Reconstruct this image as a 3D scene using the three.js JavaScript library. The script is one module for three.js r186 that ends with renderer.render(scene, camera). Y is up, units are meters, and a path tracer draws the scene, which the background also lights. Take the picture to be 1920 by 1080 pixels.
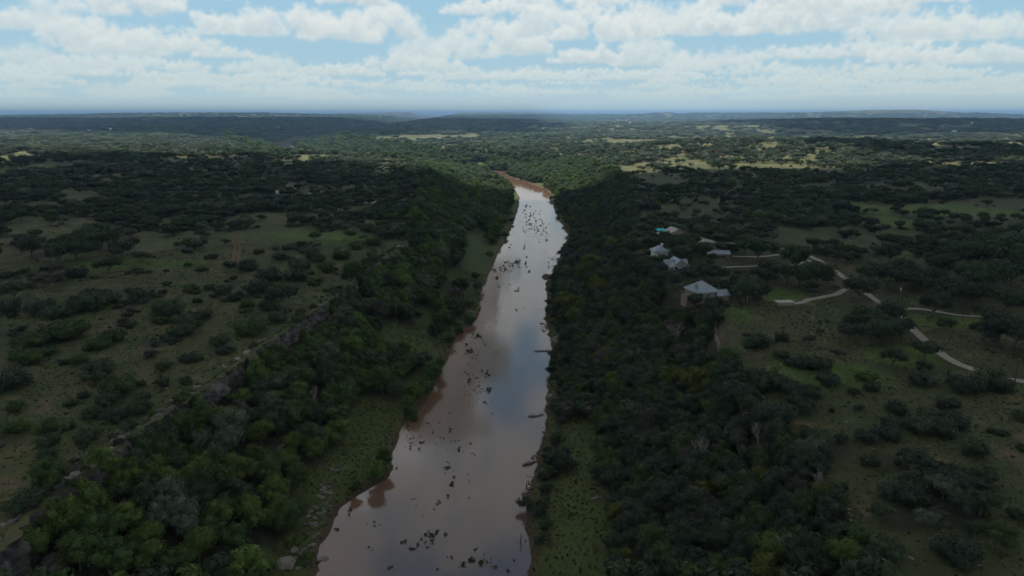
import * as THREE from 'three';
import { mergeGeometries } from 'three/addons/utils/BufferGeometryUtils.js';

// ------------------------------------------------------------------ camera, exposure, sun, air
const scene = new THREE.Scene();
const rad = THREE.MathUtils.degToRad, clamp = THREE.MathUtils.clamp, mix = THREE.MathUtils.lerp;
const PITCH = rad(14.16), EYE = 100, FOCAL = 1304;               // a drone 100 m over the river; FOCAL in pixels of a 1080 px high picture
const camera = new THREE.PerspectiveCamera(45, 16 / 9, 1, 150000);
camera.position.set(0, EYE, 0);
camera.rotation.x = -PITCH;
scene.add(camera);
const renderer = new THREE.WebGLRenderer({ antialias: true });
renderer.toneMapping = THREE.LinearToneMapping;
renderer.toneMappingExposure = 1.0;
renderer.shadowMap.enabled = true;
const SUN = new THREE.Vector3(-0.20, 0.90, -0.28).normalize();    // high and ahead, a little left
const sun = new THREE.DirectionalLight(new THREE.Color().setRGB(1, 0.95, 0.87), 5);
sun.position.copy(SUN).multiplyScalar(4000).add(new THREE.Vector3(0, 0, -1500));
sun.target.position.set(0, 0, -1500);
sun.castShadow = true;
sun.shadow.radius = 4;
Object.assign(sun.shadow.camera, { left: -3500, right: 3500, top: 3500, bottom: -3500, near: 10, far: 9000 });
scene.add(sun, sun.target);
scene.fog = new THREE.FogExp2(new THREE.Color().setRGB(0.41, 0.665, 0.95), 0.000095);

// ------------------------------------------------------------------ random numbers and noise
function rng(seed) {
  let s = seed | 0;
  return () => { s = (s + 0x6d2b79f5) | 0; let t = Math.imul(s ^ (s >>> 15), 1 | s); t = (t + Math.imul(t ^ (t >>> 7), 61 | t)) ^ t; return ((t ^ (t >>> 14)) >>> 0) / 4294967296; };
}
const PERM = new Uint8Array(512);
{ const r = rng(77), p = [...Array(256).keys()]; for (let i = 255; i > 0; i--) { const j = Math.floor(r() * (i + 1)); [p[i], p[j]] = [p[j], p[i]]; } for (let i = 0; i < 512; i++) PERM[i] = p[i & 255]; }
const G3 = [1, 1, 0, -1, 1, 0, 1, -1, 0, -1, -1, 0, 1, 0, 1, -1, 0, 1, 1, 0, -1, -1, 0, -1, 0, 1, 1, 0, -1, 1, 0, 1, -1, 0, -1, -1, 1, 1, 0, 0, -1, 1, -1, 1, 0, 0, -1, -1];
function noise3(x, y, z) {
  const fx = Math.floor(x), fy = Math.floor(y), fz = Math.floor(z), X = fx & 255, Y = fy & 255, Z = fz & 255;
  x -= fx; y -= fy; z -= fz;
  const u = x * x * x * (x * (x * 6 - 15) + 10), v = y * y * y * (y * (y * 6 - 15) + 10), w = z * z * z * (z * (z * 6 - 15) + 10);
  const A = PERM[X] + Y, AA = PERM[A & 255] + Z, AB = PERM[(A + 1) & 255] + Z, B = PERM[X + 1] + Y, BA = PERM[B & 255] + Z, BB = PERM[(B + 1) & 255] + Z;
  const g = (h, a, b, c) => { h = (h & 15) * 3; return G3[h] * a + G3[h + 1] * b + G3[h + 2] * c; };
  const l = (t, a, b) => a + t * (b - a);
  return l(w, l(v, l(u, g(PERM[AA & 511], x, y, z), g(PERM[BA & 511], x - 1, y, z)), l(u, g(PERM[AB & 511], x, y - 1, z), g(PERM[BB & 511], x - 1, y - 1, z))),
    l(v, l(u, g(PERM[(AA + 1) & 511], x, y, z - 1), g(PERM[(BA + 1) & 511], x - 1, y, z - 1)), l(u, g(PERM[(AB + 1) & 511], x, y - 1, z - 1), g(PERM[(BB + 1) & 511], x - 1, y - 1, z - 1))));
}
const noise2 = (x, y) => noise3(x, y, 7.31);
function fbm(x, y, n = 4) { let s = 0, a = 0.5; for (let i = 0; i < n; i++) { s += a * noise3(x, y, i * 3.7 + 0.5); x = x * 2.03 + 11.3; y = y * 2.03 - 5.7; a *= 0.5; } return s; }
const ss = (a, b, x) => { const t = clamp((x - a) / (b - a), 0, 1); return t * t * (3 - 2 * t); };

// ------------------------------------------------------------------ the sky: air and fair-weather cumulus, marched through in kilometres
const aim = (px, py) => {                                         // direction in which a point of the photograph lies
  const X = (px - 960) / FOCAL, Y = -(py - 540) / FOCAL, c = Math.cos(PITCH), s = Math.sin(PITCH);
  return new THREE.Vector3(X, -s + Y * c, -c - Y * s).normalize();
};
function makeSky() {
  const W = 4096, H = 2048, data = new Float32Array(W * H * 4), ALT = 1.5, clouds = [], R = rng(5);
  const LIT = [0.93, 0.92, 0.89], SHADE = [0.39, 0.52, 0.62], HAZE = [0.54, 0.70, 0.73];
  function cumulus(cx, cz, wid, hei, deep = 0.45, alt = ALT) {
    const dist = Math.hypot(cx, cz), tx = -cz / dist, tz = cx / dist, nx = cx / dist, nz = cz / dist, puffs = [], n = clamp(Math.round(7 * wid / hei), 9, 34);
    for (let i = 0; i < n; i++) {
      const u = (i + R()) / n * 2 - 1, v = R() * 2 - 1, env = Math.sqrt(Math.max(0.08, 1 - u * u * 0.92)) * (0.5 + 0.5 * R()), r = hei * (0.2 + 0.2 * R()) * (0.55 + 0.6 * env);
      puffs.push(cx + tx * u * wid * 0.45 + nx * v * wid * deep, alt + r * 0.35 + R() * Math.max(0, hei * env - r * 1.2), cz + tz * u * wid * 0.45 + nz * v * wid * deep, r);
    }
    const reach = Math.max(wid * 0.55, wid * deep) + hei * 0.5;
    clouds.push({ cx, cz, cy: alt + hei * 0.5, dist, reach, hei, alt, puffs, az: Math.atan2(cz, cx), half: dist > reach * 1.05 ? Math.asin(reach / dist) : Math.PI, seed: R() * 90, edge: 0.8 + 2.0 * R() * R() + 0.5 * R(), thick: 3.5 + 6 * R(), gloom: 0.6 });
  }
  const seen = (px, base, wPx, hPx) => {                          // a cloud of the picture: where its flat base stands, how wide and tall it looks
    const d = aim(px, base), alt = ALT * (0.8 + 0.5 * R()), far = (alt - 0.1) / (d.y / Math.hypot(d.x, d.z)), k = far / Math.hypot(d.x, d.z);
    cumulus(d.x * k, d.z * k, wPx / FOCAL * far * 1.08, hPx / FOCAL * far * 1.15, clamp(0.3 * 60 / wPx, 0.12, 0.4), alt);
  };
  for (const c of [[22, 56, 70, 46], [80, 40, 42, 46], [158, 92, 120, 66], [250, 30, 200, 60], [300, 97, 180, 50], [225, 104, 150, 40], [45, 118, 110, 42], [240, 132, 240, 36], [445, 66, 110, 48], [540, 68, 160, 76],
    [640, 78, 130, 66], [725, 74, 110, 72], [490, 137, 130, 32], [420, 108, 100, 24], [900, 64, 92, 38], [785, 108, 84, 52], [870, 112, 104, 62], [975, 104, 108, 66], [930, 26, 180, 40], [1030, 76, 130, 70], [1110, 78, 130, 80],
    [1180, 76, 90, 72], [1245, 70, 100, 70], [1215, 124, 140, 46], [1090, 118, 120, 40], [770, 134, 200, 38], [1302, 64, 74, 62], [1350, 66, 80, 60], [1450, 62, 120, 66], [1540, 62, 130, 66], [1690, 76, 160, 58], [1800, 78, 190, 50],
    [1600, 30, 190, 50], [1362, 124, 90, 36], [1456, 111, 96, 26], [1590, 108, 180, 34], [1720, 116, 150, 34], [1850, 120, 110, 38], [1296, 134, 90, 42], [1425, 140, 150, 26], [1560, 142, 170, 26], [1010, 146, 180, 24], [880, 150, 150, 22],
    [640, 142, 150, 24], [1700, 146, 160, 24], [100, 140, 160, 26], [1180, 150, 150, 22], [350, 150, 160, 20], [1500, 20, 160, 50], [1400, 10, 150, 50], [1120, 8, 120, 30], [660, 6, 120, 40], [330, -10, 170, 36], [1720, 6, 150, 30]]) seen(...c);
  for (let i = 0; i < 90; i++) seen(-100 + 2120 * R(), 140 + 48 * R(), 60 + 120 * R(), 8 + 12 * R());
  for (let i = 0; i < 1500; i++) {                                // the same weather all round
    const a = R() * 2 * Math.PI, far = Math.sqrt(R()) * 62 + 0.4, off = Math.atan2(Math.sin(a + Math.PI / 2), Math.cos(a + Math.PI / 2)), wid = 1.2 + 2.4 * R() * R() + R();
    if ((Math.abs(off) < rad(43) && far > 8.6) || (Math.abs(off) < rad(17) && far > 1.5)) continue;
    cumulus(Math.cos(a) * far, Math.sin(a) * far, wid, 0.35 + 0.6 * R());
  }
  const overRiver = (az, e, wid, hei) => { const far = 1.4 / Math.tan(rad(e)), a = rad(az - 90); cumulus(Math.cos(a) * far, Math.sin(a) * far, wid, hei, 0.4); clouds.at(-1).edge = 2.2; clouds.at(-1).thick = 8; clouds.at(-1).gloom = 0.35; };   // those that the river mirrors
  for (const c of [[-5, 9.2, 3.2, 0.6], [6, 9, 2.8, 0.6], [-7, 12, 2.3, 0.5], [8.5, 12.6, 1.9, 0.5], [1, 14.6, 1.6, 0.4], [-6, 15.5, 1.3, 0.4], [9, 15.8, 1.2, 0.35], [3, 26.5, 1.0, 0.3], [-5, 29, 0.9, 0.3], [9, 24, 0.9, 0.3], [1, 31, 0.8, 0.25], [-13, 21, 1, 0.3], [15, 19, 1, 0.3], [-9, 24, 0.8, 0.25]]) overRiver(...c);
  for (let i = 0; i < 46; i++) { const a = -Math.PI / 2 + (R() - 0.5) * 1.6, far = 2.2 + 6 * R(); if (Math.abs(a + Math.PI / 2) < rad(17)) continue; cumulus(Math.cos(a) * far, Math.sin(a) * far, 1.2 + 1.6 * R(), 0.3 + 0.3 * R()); }
  clouds.sort((a, b) => a.dist - b.dist);
  const slots = Array.from({ length: 720 }, () => []);
  for (const c of clouds) {
    if (c.half >= 3) { slots.forEach((s) => s.push(c)); continue; }
    const a = Math.floor(((c.az - c.half) / Math.PI + 1) * 360), b = Math.floor(((c.az + c.half) / Math.PI + 1) * 360);
    for (let k = a; k <= b; k++) slots[((k % 720) + 720) % 720].push(c);
  }
  const sx = SUN.x, sy = SUN.y, sz = SUN.z;
  const body = (c, x, y, z, fine) => {                            // how dense the cloud is at a point
    if (y < c.alt - 0.03) return 0;
    let f = -1;
    const p = c.puffs;
    for (let i = 0; i < p.length; i += 4) { const dx = x - p[i], dy = y - p[i + 1], dz = z - p[i + 2], v = 1 - Math.sqrt(dx * dx + dy * dy + dz * dz) / p[i + 3]; if (v > f) f = v; }
    if (f < -0.5) return 0;
    const k = 3.3 / Math.min(c.hei, 0.8), s = c.seed; f -= 0.1;
    f += 0.7 * noise3(x * k + s, y * k, z * k);
    if (fine) f += 0.46 * noise3(x * k * 2.3, y * k * 2.3 + s, z * k * 2.3) + 0.32 * noise3(x * k * 5.1, y * k * 5.1, z * k * 5.1 + s) + 0.2 * noise3(x * k * 11, y * k * 11, z * k * 11);
    return clamp(f * c.edge + 0.05, 0, 1) * ss(c.alt - 0.03, c.alt + 0.1 * c.hei, y);
  };
  const out = [0, 0, 0];
  function look(dx, dy, dz) {
    const e = Math.asin(dy) * 180 / Math.PI, zen = ss(5, 60, e), low = Math.exp(-Math.max(e, 0) / 4.4);
    const sunward = Math.max(0, dx * sx + dy * sy + dz * sz), glow = 0.16 * Math.pow(sunward, 6) + 0.05 * Math.exp(-Math.max(e, 0) / 1.3);
    let r = mix(mix(0.325, 0.13, zen), HAZE[0], low) + glow, g = mix(mix(0.575, 0.31, zen), HAZE[1], low) + glow, b = mix(mix(0.76, 0.60, zen), HAZE[2], low) + glow;
    let T = 1, cr = 0, cg = 0, cb = 0;
    if (e > 0.6) {
      const list = slots[clamp(Math.floor((Math.atan2(dz, dx) / Math.PI + 1) * 360), 0, 719)];
      for (const c of list) {
        const b0 = dx * c.cx + dy * (c.cy - 0.1) + dz * c.cz, q = c.cx * c.cx + c.cz * c.cz + (c.cy - 0.1) ** 2 - b0 * b0, rr = c.reach * c.reach - q;
        if (rr <= 0 || b0 < -c.reach) continue;
        let t0 = Math.max(0.02, b0 - Math.sqrt(rr)), t1 = b0 + Math.sqrt(rr);
        t0 = Math.max(t0, (c.alt - 0.13) / dy); t1 = Math.min(t1, (c.alt + c.hei * 1.35 - 0.1) / dy);
        if (t1 <= t0) continue;
        const N = 26, ds = (t1 - t0) / N, K = c.thick / c.hei, fade = Math.exp(-c.dist / 28);
        for (let i = 0; i < N && T > 0.02; i++) {
          const t = t0 + (i + 0.5) * ds, x = dx * t, y = dy * t + 0.1, z = dz * t, m = body(c, x, y, z, true);
          if (m <= 0.01) continue;
          const h = c.hei, a1 = 0.1 * h, a2 = 0.28 * h, a3 = 0.6 * h;
          const tau = 0.9 * body(c, x + sx * a1, y + sy * a1, z + sz * a1, true) + 1.2 * body(c, x + sx * a2, y + sy * a2, z + sz * a2, false) + 0.9 * body(c, x + sx * a3, y + sy * a3, z + sz * a3, false);
          const L = Math.exp(-tau * c.gloom), up = clamp((y - c.alt) / c.hei, 0, 1), al = 1 - Math.exp(-m * ds * K), w = al * T, lit = clamp(L * 0.9 + 0.30 * up, 0, 1);
          cr += w * mix(HAZE[0] * 1.08, mix(SHADE[0], LIT[0], lit), fade); cg += w * mix(HAZE[1] * 1.04, mix(SHADE[1], LIT[1], lit), fade); cb += w * mix(HAZE[2] * 1.02, mix(SHADE[2], LIT[2], lit), fade);
          T *= 1 - al;
        }
        if (T <= 0.02) break;
      }
    }
    out[0] = cr + r * T; out[1] = cg + g * T; out[2] = cb + b * T;
  }
  const put = (row, col) => { const i = (row * W + col) * 4; data[i] = out[0]; data[i + 1] = out[1]; data[i + 2] = out[2]; data[i + 3] = 1; };
  const ray = (row, col) => { const up = ((row + 0.5) / H - 0.5) * Math.PI, a = ((col + 0.5) / W - 0.5) * 2 * Math.PI; look(Math.cos(a) * Math.cos(up), Math.sin(up), Math.sin(a) * Math.cos(up)); };
  const h0 = H / 2, S = 8;
  for (let row = h0; row < H + S; row += S) for (let col = 0; col < W; col += S) { if (row < H) { ray(row, col); put(row, col); } }
  for (let row = h0; row < H; row++) for (let col = 0; col < W; col++) {
    const r0 = row - (row % S), c0 = col - (col % S), r1 = Math.min(r0 + S, H - S), c1 = (c0 + S) % W, v = (row - r0) / S, u = (col - c0) / S;
    if (!u && !v) continue;
    for (let k = 0; k < 4; k++) data[(row * W + col) * 4 + k] = mix(mix(data[(r0 * W + c0) * 4 + k], data[(r0 * W + c1) * 4 + k], u), mix(data[(r1 * W + c0) * 4 + k], data[(r1 * W + c1) * 4 + k], u), v);
  }
  const half = Math.round(W * 42 / 360), rows = Math.round(H * 10 / 180);
  for (let row = h0; row < h0 + rows; row++) for (let col = W / 4 - half; col < W / 4 + half; col++) { ray(row, col); put(row, col); }
  const strip = Math.round(W * 12 / 360);
  for (let row = h0 + rows; row < h0 + H * 36 / 180; row++) for (let col = W / 4 - strip; col < W / 4 + strip; col++) { ray(row, col); put(row, col); }
  for (let row = 0; row < h0; row++) for (let col = 0; col < W; col++) { const i = (row * W + col) * 4; data[i] = 0.10; data[i + 1] = 0.12; data[i + 2] = 0.11; data[i + 3] = 1; }
  const t = new THREE.DataTexture(data, W, H, THREE.RGBAFormat, THREE.FloatType);
  t.mapping = THREE.EquirectangularReflectionMapping; t.magFilter = t.minFilter = THREE.LinearFilter; t.needsUpdate = true;
  return t;
}
scene.background = scene.environment = makeSky();

// ------------------------------------------------------------------ names, labels and small helpers
const counts = new Map();
const numbered = (name) => { const n = counts.get(name) ?? 0; counts.set(name, n + 1); return n ? `${name}_${String(n).padStart(3, '0')}` : name; };
function tag(o, label, category, group, kind) {
  o.userData.label = label;
  if (category) o.userData.category = category;
  if (group) o.userData.group = group;
  if (kind) o.userData.kind = kind;
  return o;
}
function mesh(name, geometry, material, parent) { const m = new THREE.Mesh(geometry, material); m.name = name; m.castShadow = m.receiveShadow = true; if (parent) parent.add(m); return m; }
function thing(name, x, y, z, turn = 0) { const g = new THREE.Group(); g.name = numbered(name); g.position.set(x, y, z); g.rotation.y = turn; scene.add(g); return g; }
const std = (r, g, b, rough = 0.9, more = {}) => new THREE.MeshStandardMaterial({ color: new THREE.Color().setRGB(r, g, b), roughness: rough, ...more });
// ------------------------------------------------------------------ the lie of the land; x to the right, d metres ahead of the drone
function onLevel(px, py, h) { const a = aim(px, py), t = (EYE - h) / -a.y; return [a.x * t, -a.z * t]; }
const table = (list, h, ends) => [...list.map(([px, py]) => onLevel(px, py, h).reverse()), ...ends].sort((a, b) => a[0] - b[0]);
function along(T, d) {
  if (d <= T[0][0]) return T[0][1];
  let i = 1;
  while (i < T.length - 1 && T[i][0] < d) i++;
  const [d0, x0] = T[i - 1], [d1, x1] = T[i], t = clamp((d - d0) / (d1 - d0), 0, 1);
  return x0 + (x1 - x0) * t;
}
const TL = table([[590, 1080], [600, 1040], [625, 985], [640, 950], [690, 920], [722, 900], [735, 870], [745, 830], [760, 792], [800, 757], [830, 700], [842, 665], [868, 620], [898, 600], [904, 565], [905, 545], [915, 520], [928, 490], [936, 470],
  [955, 440], [966, 410], [973, 390], [975, 370], [965, 355], [945, 340], [920, 326]], 0, [[0, -56], [-400, -90], [1230, -62], [1320, -190], [1450, -380], [1700, -560], [2200, -760], [3000, -900], [60000, -4000]]);
const TR = table([[985, 1080], [988, 1000], [984, 950], [990, 900], [1002, 866], [1018, 820], [1021, 770], [1031, 700], [1033, 640], [1020, 600], [1026, 560], [1022, 530], [1042, 500], [1052, 475], [1066, 440], [1050, 410], [1037, 390], [1038, 370],
  [1020, 354], [985, 341], [948, 330]], 0, [[0, -10], [-400, -30], [1230, -8], [1320, -130], [1450, -310], [1700, -490], [2200, -690], [3000, -850], [60000, -3950]]);
const EL = table([[0, 1006], [60, 960], [140, 895], [200, 850], [300, 775], [370, 735], [480, 655], [600, 575], [680, 510], [760, 455]], 25, [[-400, -150], [40, -104], [600, -80], [800, -95], [1000, -130], [1200, -200], [1450, -520], [2200, -900], [3000, -1040], [60000, -4200]]);
const ER = table([[1530, 900], [1430, 790], [1372, 690], [1345, 600]], 25, [[-400, 50], [60, 62], [300, 67], [380, 66], [450, 82], [600, 105], [800, 130], [1000, 125], [1200, 110], [1450, -160], [2200, -540], [3000, -700], [60000, -3700]]);
const bankL = (d) => along(TL, d) + 1.6 * noise2(d * 0.11, 3.2) + 0.7 * noise2(d * 0.4, 8.8), bankR = (d) => along(TR, d) + 1.6 * noise2(d * 0.12, 21.2) + 0.7 * noise2(d * 0.37, 31.8);
const edgeL = (d) => along(EL, d) + 2.2 * noise2(d * 0.06, 41) + 1.1 * noise2(d * 0.19, 51), edgeR = (d) => along(ER, d) + 3 * noise2(d * 0.05, 61);
const bump = (x, d, cx, cd, wx, wd, h) => h * Math.exp(-(((x - cx) / wx) ** 2) - ((d - cd) / wd) ** 2);
function hills(x, d) {
  const r = Math.hypot(x, d);
  let h = 1.5 * fbm(x / 70, d / 70, 3) + ss(250, 1500, r) * 9 * fbm(x / 420 + 3, d / 420, 4);
  if (r > 1200) h += ss(1200, 6000, r) * 46 * fbm(x / 2300 + 9.1, d / 1500 + 2.2, 5) + ss(8000, 20000, r) * 20 * (0.35 + fbm(x / 6500 + 1.7, d / 3800 + 6.3, 5));
  h += bump(x, d, 430, 1260, 240, 190, 17) + bump(x, d, 1000, 1300, 420, 260, 10) + bump(x, d, 2100, 3700, 1100, 520, 42) + bump(x, d, 900, 3000, 500, 400, 12);
  h += bump(x, d, -2200, 5900, 2400, 600, 18) + bump(x, d, -4200, 8600, 3600, 800, 34) + bump(x, d, 2500, 9500, 3000, 900, 34) + bump(x, d, -600, 12500, 4200, 1100, 30);
  h += bump(x, d, 1750, 8200, 300, 380, 46) + bump(x, d, 4400, 8300, 1800, 700, 62) + bump(x, d, 2700, 9000, 800, 500, 34) + bump(x, d, -4000, 9400, 2000, 700, 36) + bump(x, d, -1500, 12500, 3500, 900, 22) + bump(x, d, 4900, 8200, 1300, 420, 34) + bump(x, d, -3600, 8300, 1600, 420, 26);
  return h + 6 * ss(300, 1100, r);
}
function height(x, d) {
  const xl = bankL(d), xr = bankR(d);
  if (x > xl && x < xr) { const e = Math.min(x - xl, xr - x); return -Math.min(2, e * 0.4) - 0.04; }
  const left = x <= xl, s0 = left ? xl - x : x - xr, s = s0 + Math.min(s0, 1) * 0.8 * noise2(x * 0.15, d * 0.15), W = Math.max(18, left ? xl - edgeL(d) : edgeR(d) - xr), u = s / W;
  const soft = ss(430, 620, d), cw = left ? mix(1.1, 34, soft) : mix(9, 34, soft);
  const bank = 1.5 * ss(0, 4, s) + 1.0 * ss(4, 16, s), slope = 13.2 * ss(0.1, 1.02, u), cliff = 9.2 * ss(-cw, cw * 0.35, s - W);
  return bank + slope + cliff + 0.5 * ss(1, 4, s) * fbm(x / 9, d / 9, 2) + ss(1, 2.6, u) * hills(x, d);
}
const BARE_CLIFF = [[103, 122], [126, 137], [160, 171], [177, 201], [206, 243], [247, 275], [300, 314], [392, 414]];   // where no trees hide the rock
const bareCliff = (d) => BARE_CLIFF.some(([a, b]) => d > a && d < b);
function at(px, py) {                                             // the point of the ground that shows at this place of the photograph
  const a = aim(px, py), dz = -a.z;
  let t = 40, step = 1.5;
  while (t < 30000) {
    if (EYE + a.y * t < height(a.x * t, dz * t)) { let lo = t - step, hi = t; for (let i = 0; i < 14; i++) { const m = (lo + hi) / 2; if (EYE + a.y * m < height(a.x * m, dz * m)) hi = m; else lo = m; } t = hi; break; }
    step = Math.max(1.5, t * 0.006); t += step;
  }
  return { x: a.x * t, d: dz * t, t };
}
function shown(x, y, d) {                                         // where in the photograph a point shows
  const c = Math.cos(PITCH), s = Math.sin(PITCH), dy = y - EYE, depth = d * c - dy * s, up = d * s + dy * c;
  return { px: 960 + FOCAL * x / depth, py: 540 - FOCAL * up / depth, depth };
}
const patch = (px, py, rx, ry) => { const a = at(px, py), n = at(px, py + ry), f = at(px, py - ry); return { x: a.x, d: a.d, rx: rx * a.t / FOCAL, rd: Math.max(4, (f.d - n.d) / 2) }; };
const within = (list, x, d) => { let m = 0; for (const p of list) { const q = ((x - p.x) / p.rx) ** 2 + ((d - p.d) / p.rd) ** 2; if (q < 1.4) m = Math.max(m, 1 - ss(0.75, 1.3, q + 0.45 * noise2(x / (p.rx * 0.35), d / (p.rd * 0.35)))); } return m; };

// grass openings in the gorge, meadows and clearings, roads and tracks
const OPEN = [[765, 640, 62, 34], [800, 600, 26, 26], [700, 800, 46, 62], [640, 870, 30, 40], [592, 925, 34, 50], [1085, 830, 34, 56], [1082, 960, 58, 90], [1060, 1070, 80, 50], [862, 520, 22, 22], [895, 450, 24, 26], [835, 560, 20, 20],
  [480, 1055, 50, 36], [880, 480, 18, 20], [970, 374, 8, 16], [1010, 346, 26, 4], [893, 318, 22, 4]].map((p) => patch(...p));
const MEADOW = [[1612, 388, 34, 14], [1655, 414, 50, 12], [1760, 604, 60, 12], [1700, 515, 60, 10], [890, 318, 22, 4], [970, 372, 9, 16], [1010, 346, 26, 4], [1460, 555, 50, 18], [1420, 462, 40, 10], [50, 318, 50, 16], [20, 300, 40, 9], [1380, 590, 30, 14], [1780, 395, 90, 12], [250, 494, 110, 10],
  [1545, 700, 100, 26], [1690, 668, 60, 20], [640, 445, 50, 14], [560, 440, 40, 8], [1880, 400, 40, 14]].map((p) => patch(...p));
const GLADE = [[1440, 312, 70, 9], [1340, 318, 40, 6], [1270, 305, 40, 10], [1200, 320, 30, 10], [1215, 268, 60, 5], [1270, 300, 16, 5], [1520, 320, 60, 6], [1160, 263, 30, 3], [1290, 400, 46, 12], [1240, 345, 30, 10], [350, 300, 70, 6], [260, 305, 40, 8],
  [150, 365, 30, 10], [460, 335, 30, 4], [720, 325, 40, 4], [880, 312, 26, 4], [620, 292, 40, 3], [1700, 272, 60, 3], [1790, 252, 70, 3], [1490, 300, 24, 5], [1540, 455, 80, 12], [90, 435, 60, 8], [1480, 640, 130, 40], [780, 362, 30, 6], [560, 370, 50, 5],
  [1490, 248, 60, 4], [850, 275, 40, 2], [1330, 265, 30, 3], [1850, 310, 60, 5]].map((p) => patch(...p));
const trace = (list) => list.map(([px, py]) => at(px, py));
const ROADS = [
  { w: 3.0, pts: [[1960, 724], [1920, 717], [1880, 711], [1840, 698], [1800, 685], [1775, 672], [1735, 640], [1705, 612], [1688, 597], [1674, 584], [1640, 562], [1612, 543], [1590, 526], [1565, 509], [1545, 495], [1526, 485], [1500, 474], [1472, 467]], name: 'road', what: 'pale gravel road winding across the right upland past the live oaks' },
  { w: 2.8, pts: [[1674, 584], [1700, 580], [1722, 580], [1760, 586], [1800, 592], [1850, 595], [1900, 600]], name: 'road', what: 'pale side road branching right from the junction between the oaks' },
  { w: 2.8, pts: [[1600, 536], [1578, 547], [1560, 555], [1520, 562], [1500, 569], [1456, 571]], name: 'road', what: 'pale driveway curving left from the road to the stone house' },
  { w: 2.6, pts: [[1341, 508], [1355, 503], [1384, 501], [1410, 500], [1440, 498], [1475, 499], [1520, 489]], name: 'road', what: 'gravel drive leading to the white house with gables' },
  { w: 2.6, pts: [[1372, 481], [1400, 482], [1430, 482], [1470, 478]], name: 'road', what: 'short pale drive behind the long metal roof' },
  { w: 2.6, pts: [[1318, 453], [1340, 456], [1375, 457], [1420, 461], [1472, 467]], name: 'road', what: 'pale drive running from the paved apron of the tan house' },
  { w: 5.5, pts: [[617, 350], [612, 354], [598, 361], [582, 364], [571, 366], [582, 370], [605, 371], [634, 373], [655, 378], [690, 381], [712, 378], [690, 376]], name: 'road', what: 'looping pale road among dense woods on the left plateau' },
  { w: 5.5, pts: [[690, 381], [720, 383], [745, 384], [765, 381], [774, 378], [760, 376], [735, 375]], name: 'road', what: 'far end of the pale looping road on the left plateau' },
];
const TRACKS = [
  { w: 3.4, c: [0.30, 0.145, 0.075], pts: [[436, 440], [441, 450], [445, 462], [443, 478], [442, 490], [444, 500]], what: 'red dirt wheel track running through scrub on the left plateau', two: true },
  { w: 2.6, c: [0.25, 0.17, 0.11], pts: [[90, 441], [100, 444], [105, 448], [102, 453]], what: 'pale twin wheel ruts emerging from trees at the left', two: true },
  { w: 3.0, c: [0.20, 0.13, 0.08], pts: [[84, 464], [70, 473], [40, 482], [10, 491], [-30, 500]], what: 'brown dirt track slanting out of the left plateau scrub' },
  { w: 2.2, c: [0.17, 0.12, 0.075], pts: [[60, 550], [120, 551], [190, 545], [240, 540], [300, 535], [345, 527]], what: 'faint worn track across the grass of the left plateau' },
  { w: 0.9, c: [0.26, 0.20, 0.14], pts: [[592, 735], [588, 752], [586, 770], [588, 783]], what: 'narrow footpath between gorge trees, its upper stretch' },
  { w: 1.0, c: [0.26, 0.20, 0.14], pts: [[564, 812], [548, 822], [530, 835], [519, 846], [518, 856], [522, 868]], what: 'narrow footpath between gorge trees, its lower stretch' },
  { w: 2.6, c: [0.13, 0.10, 0.06], pts: [[1348, 614], [1352, 645], [1368, 662], [1400, 672], [1425, 668], [1440, 652]], what: 'worn dark wheel track curving in the field below the stone house' },
  { w: 5, c: [0.30, 0.17, 0.10], pts: [[1222, 271], [1240, 269], [1262, 266]], what: 'pale reddish dirt road in a far sunlit field' },
];
for (const r of [...ROADS, ...TRACKS]) { const c = new THREE.CatmullRomCurve3(trace(r.pts).map((p) => new THREE.Vector3(p.x, 0, p.d))); r.line = c.getSpacedPoints(Math.ceil(c.getLength() / 2)); }
const lines = [...ROADS, ...TRACKS].map((r) => ({ line: r.line, w: r.w, lo: [Math.min(...r.line.map((p) => p.x)) - 15, Math.min(...r.line.map((p) => p.z)) - 15], hi: [Math.max(...r.line.map((p) => p.x)) + 15, Math.max(...r.line.map((p) => p.z)) + 15] }));
function toRoad(x, d) { let m = 99; for (const l of lines) { if (x < l.lo[0] || d < l.lo[1] || x > l.hi[0] || d > l.hi[1]) continue; for (const p of l.line) { const q = Math.hypot(p.x - x, p.z - d) - l.w / 2; if (q < m) m = q; } } return m; }

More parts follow.
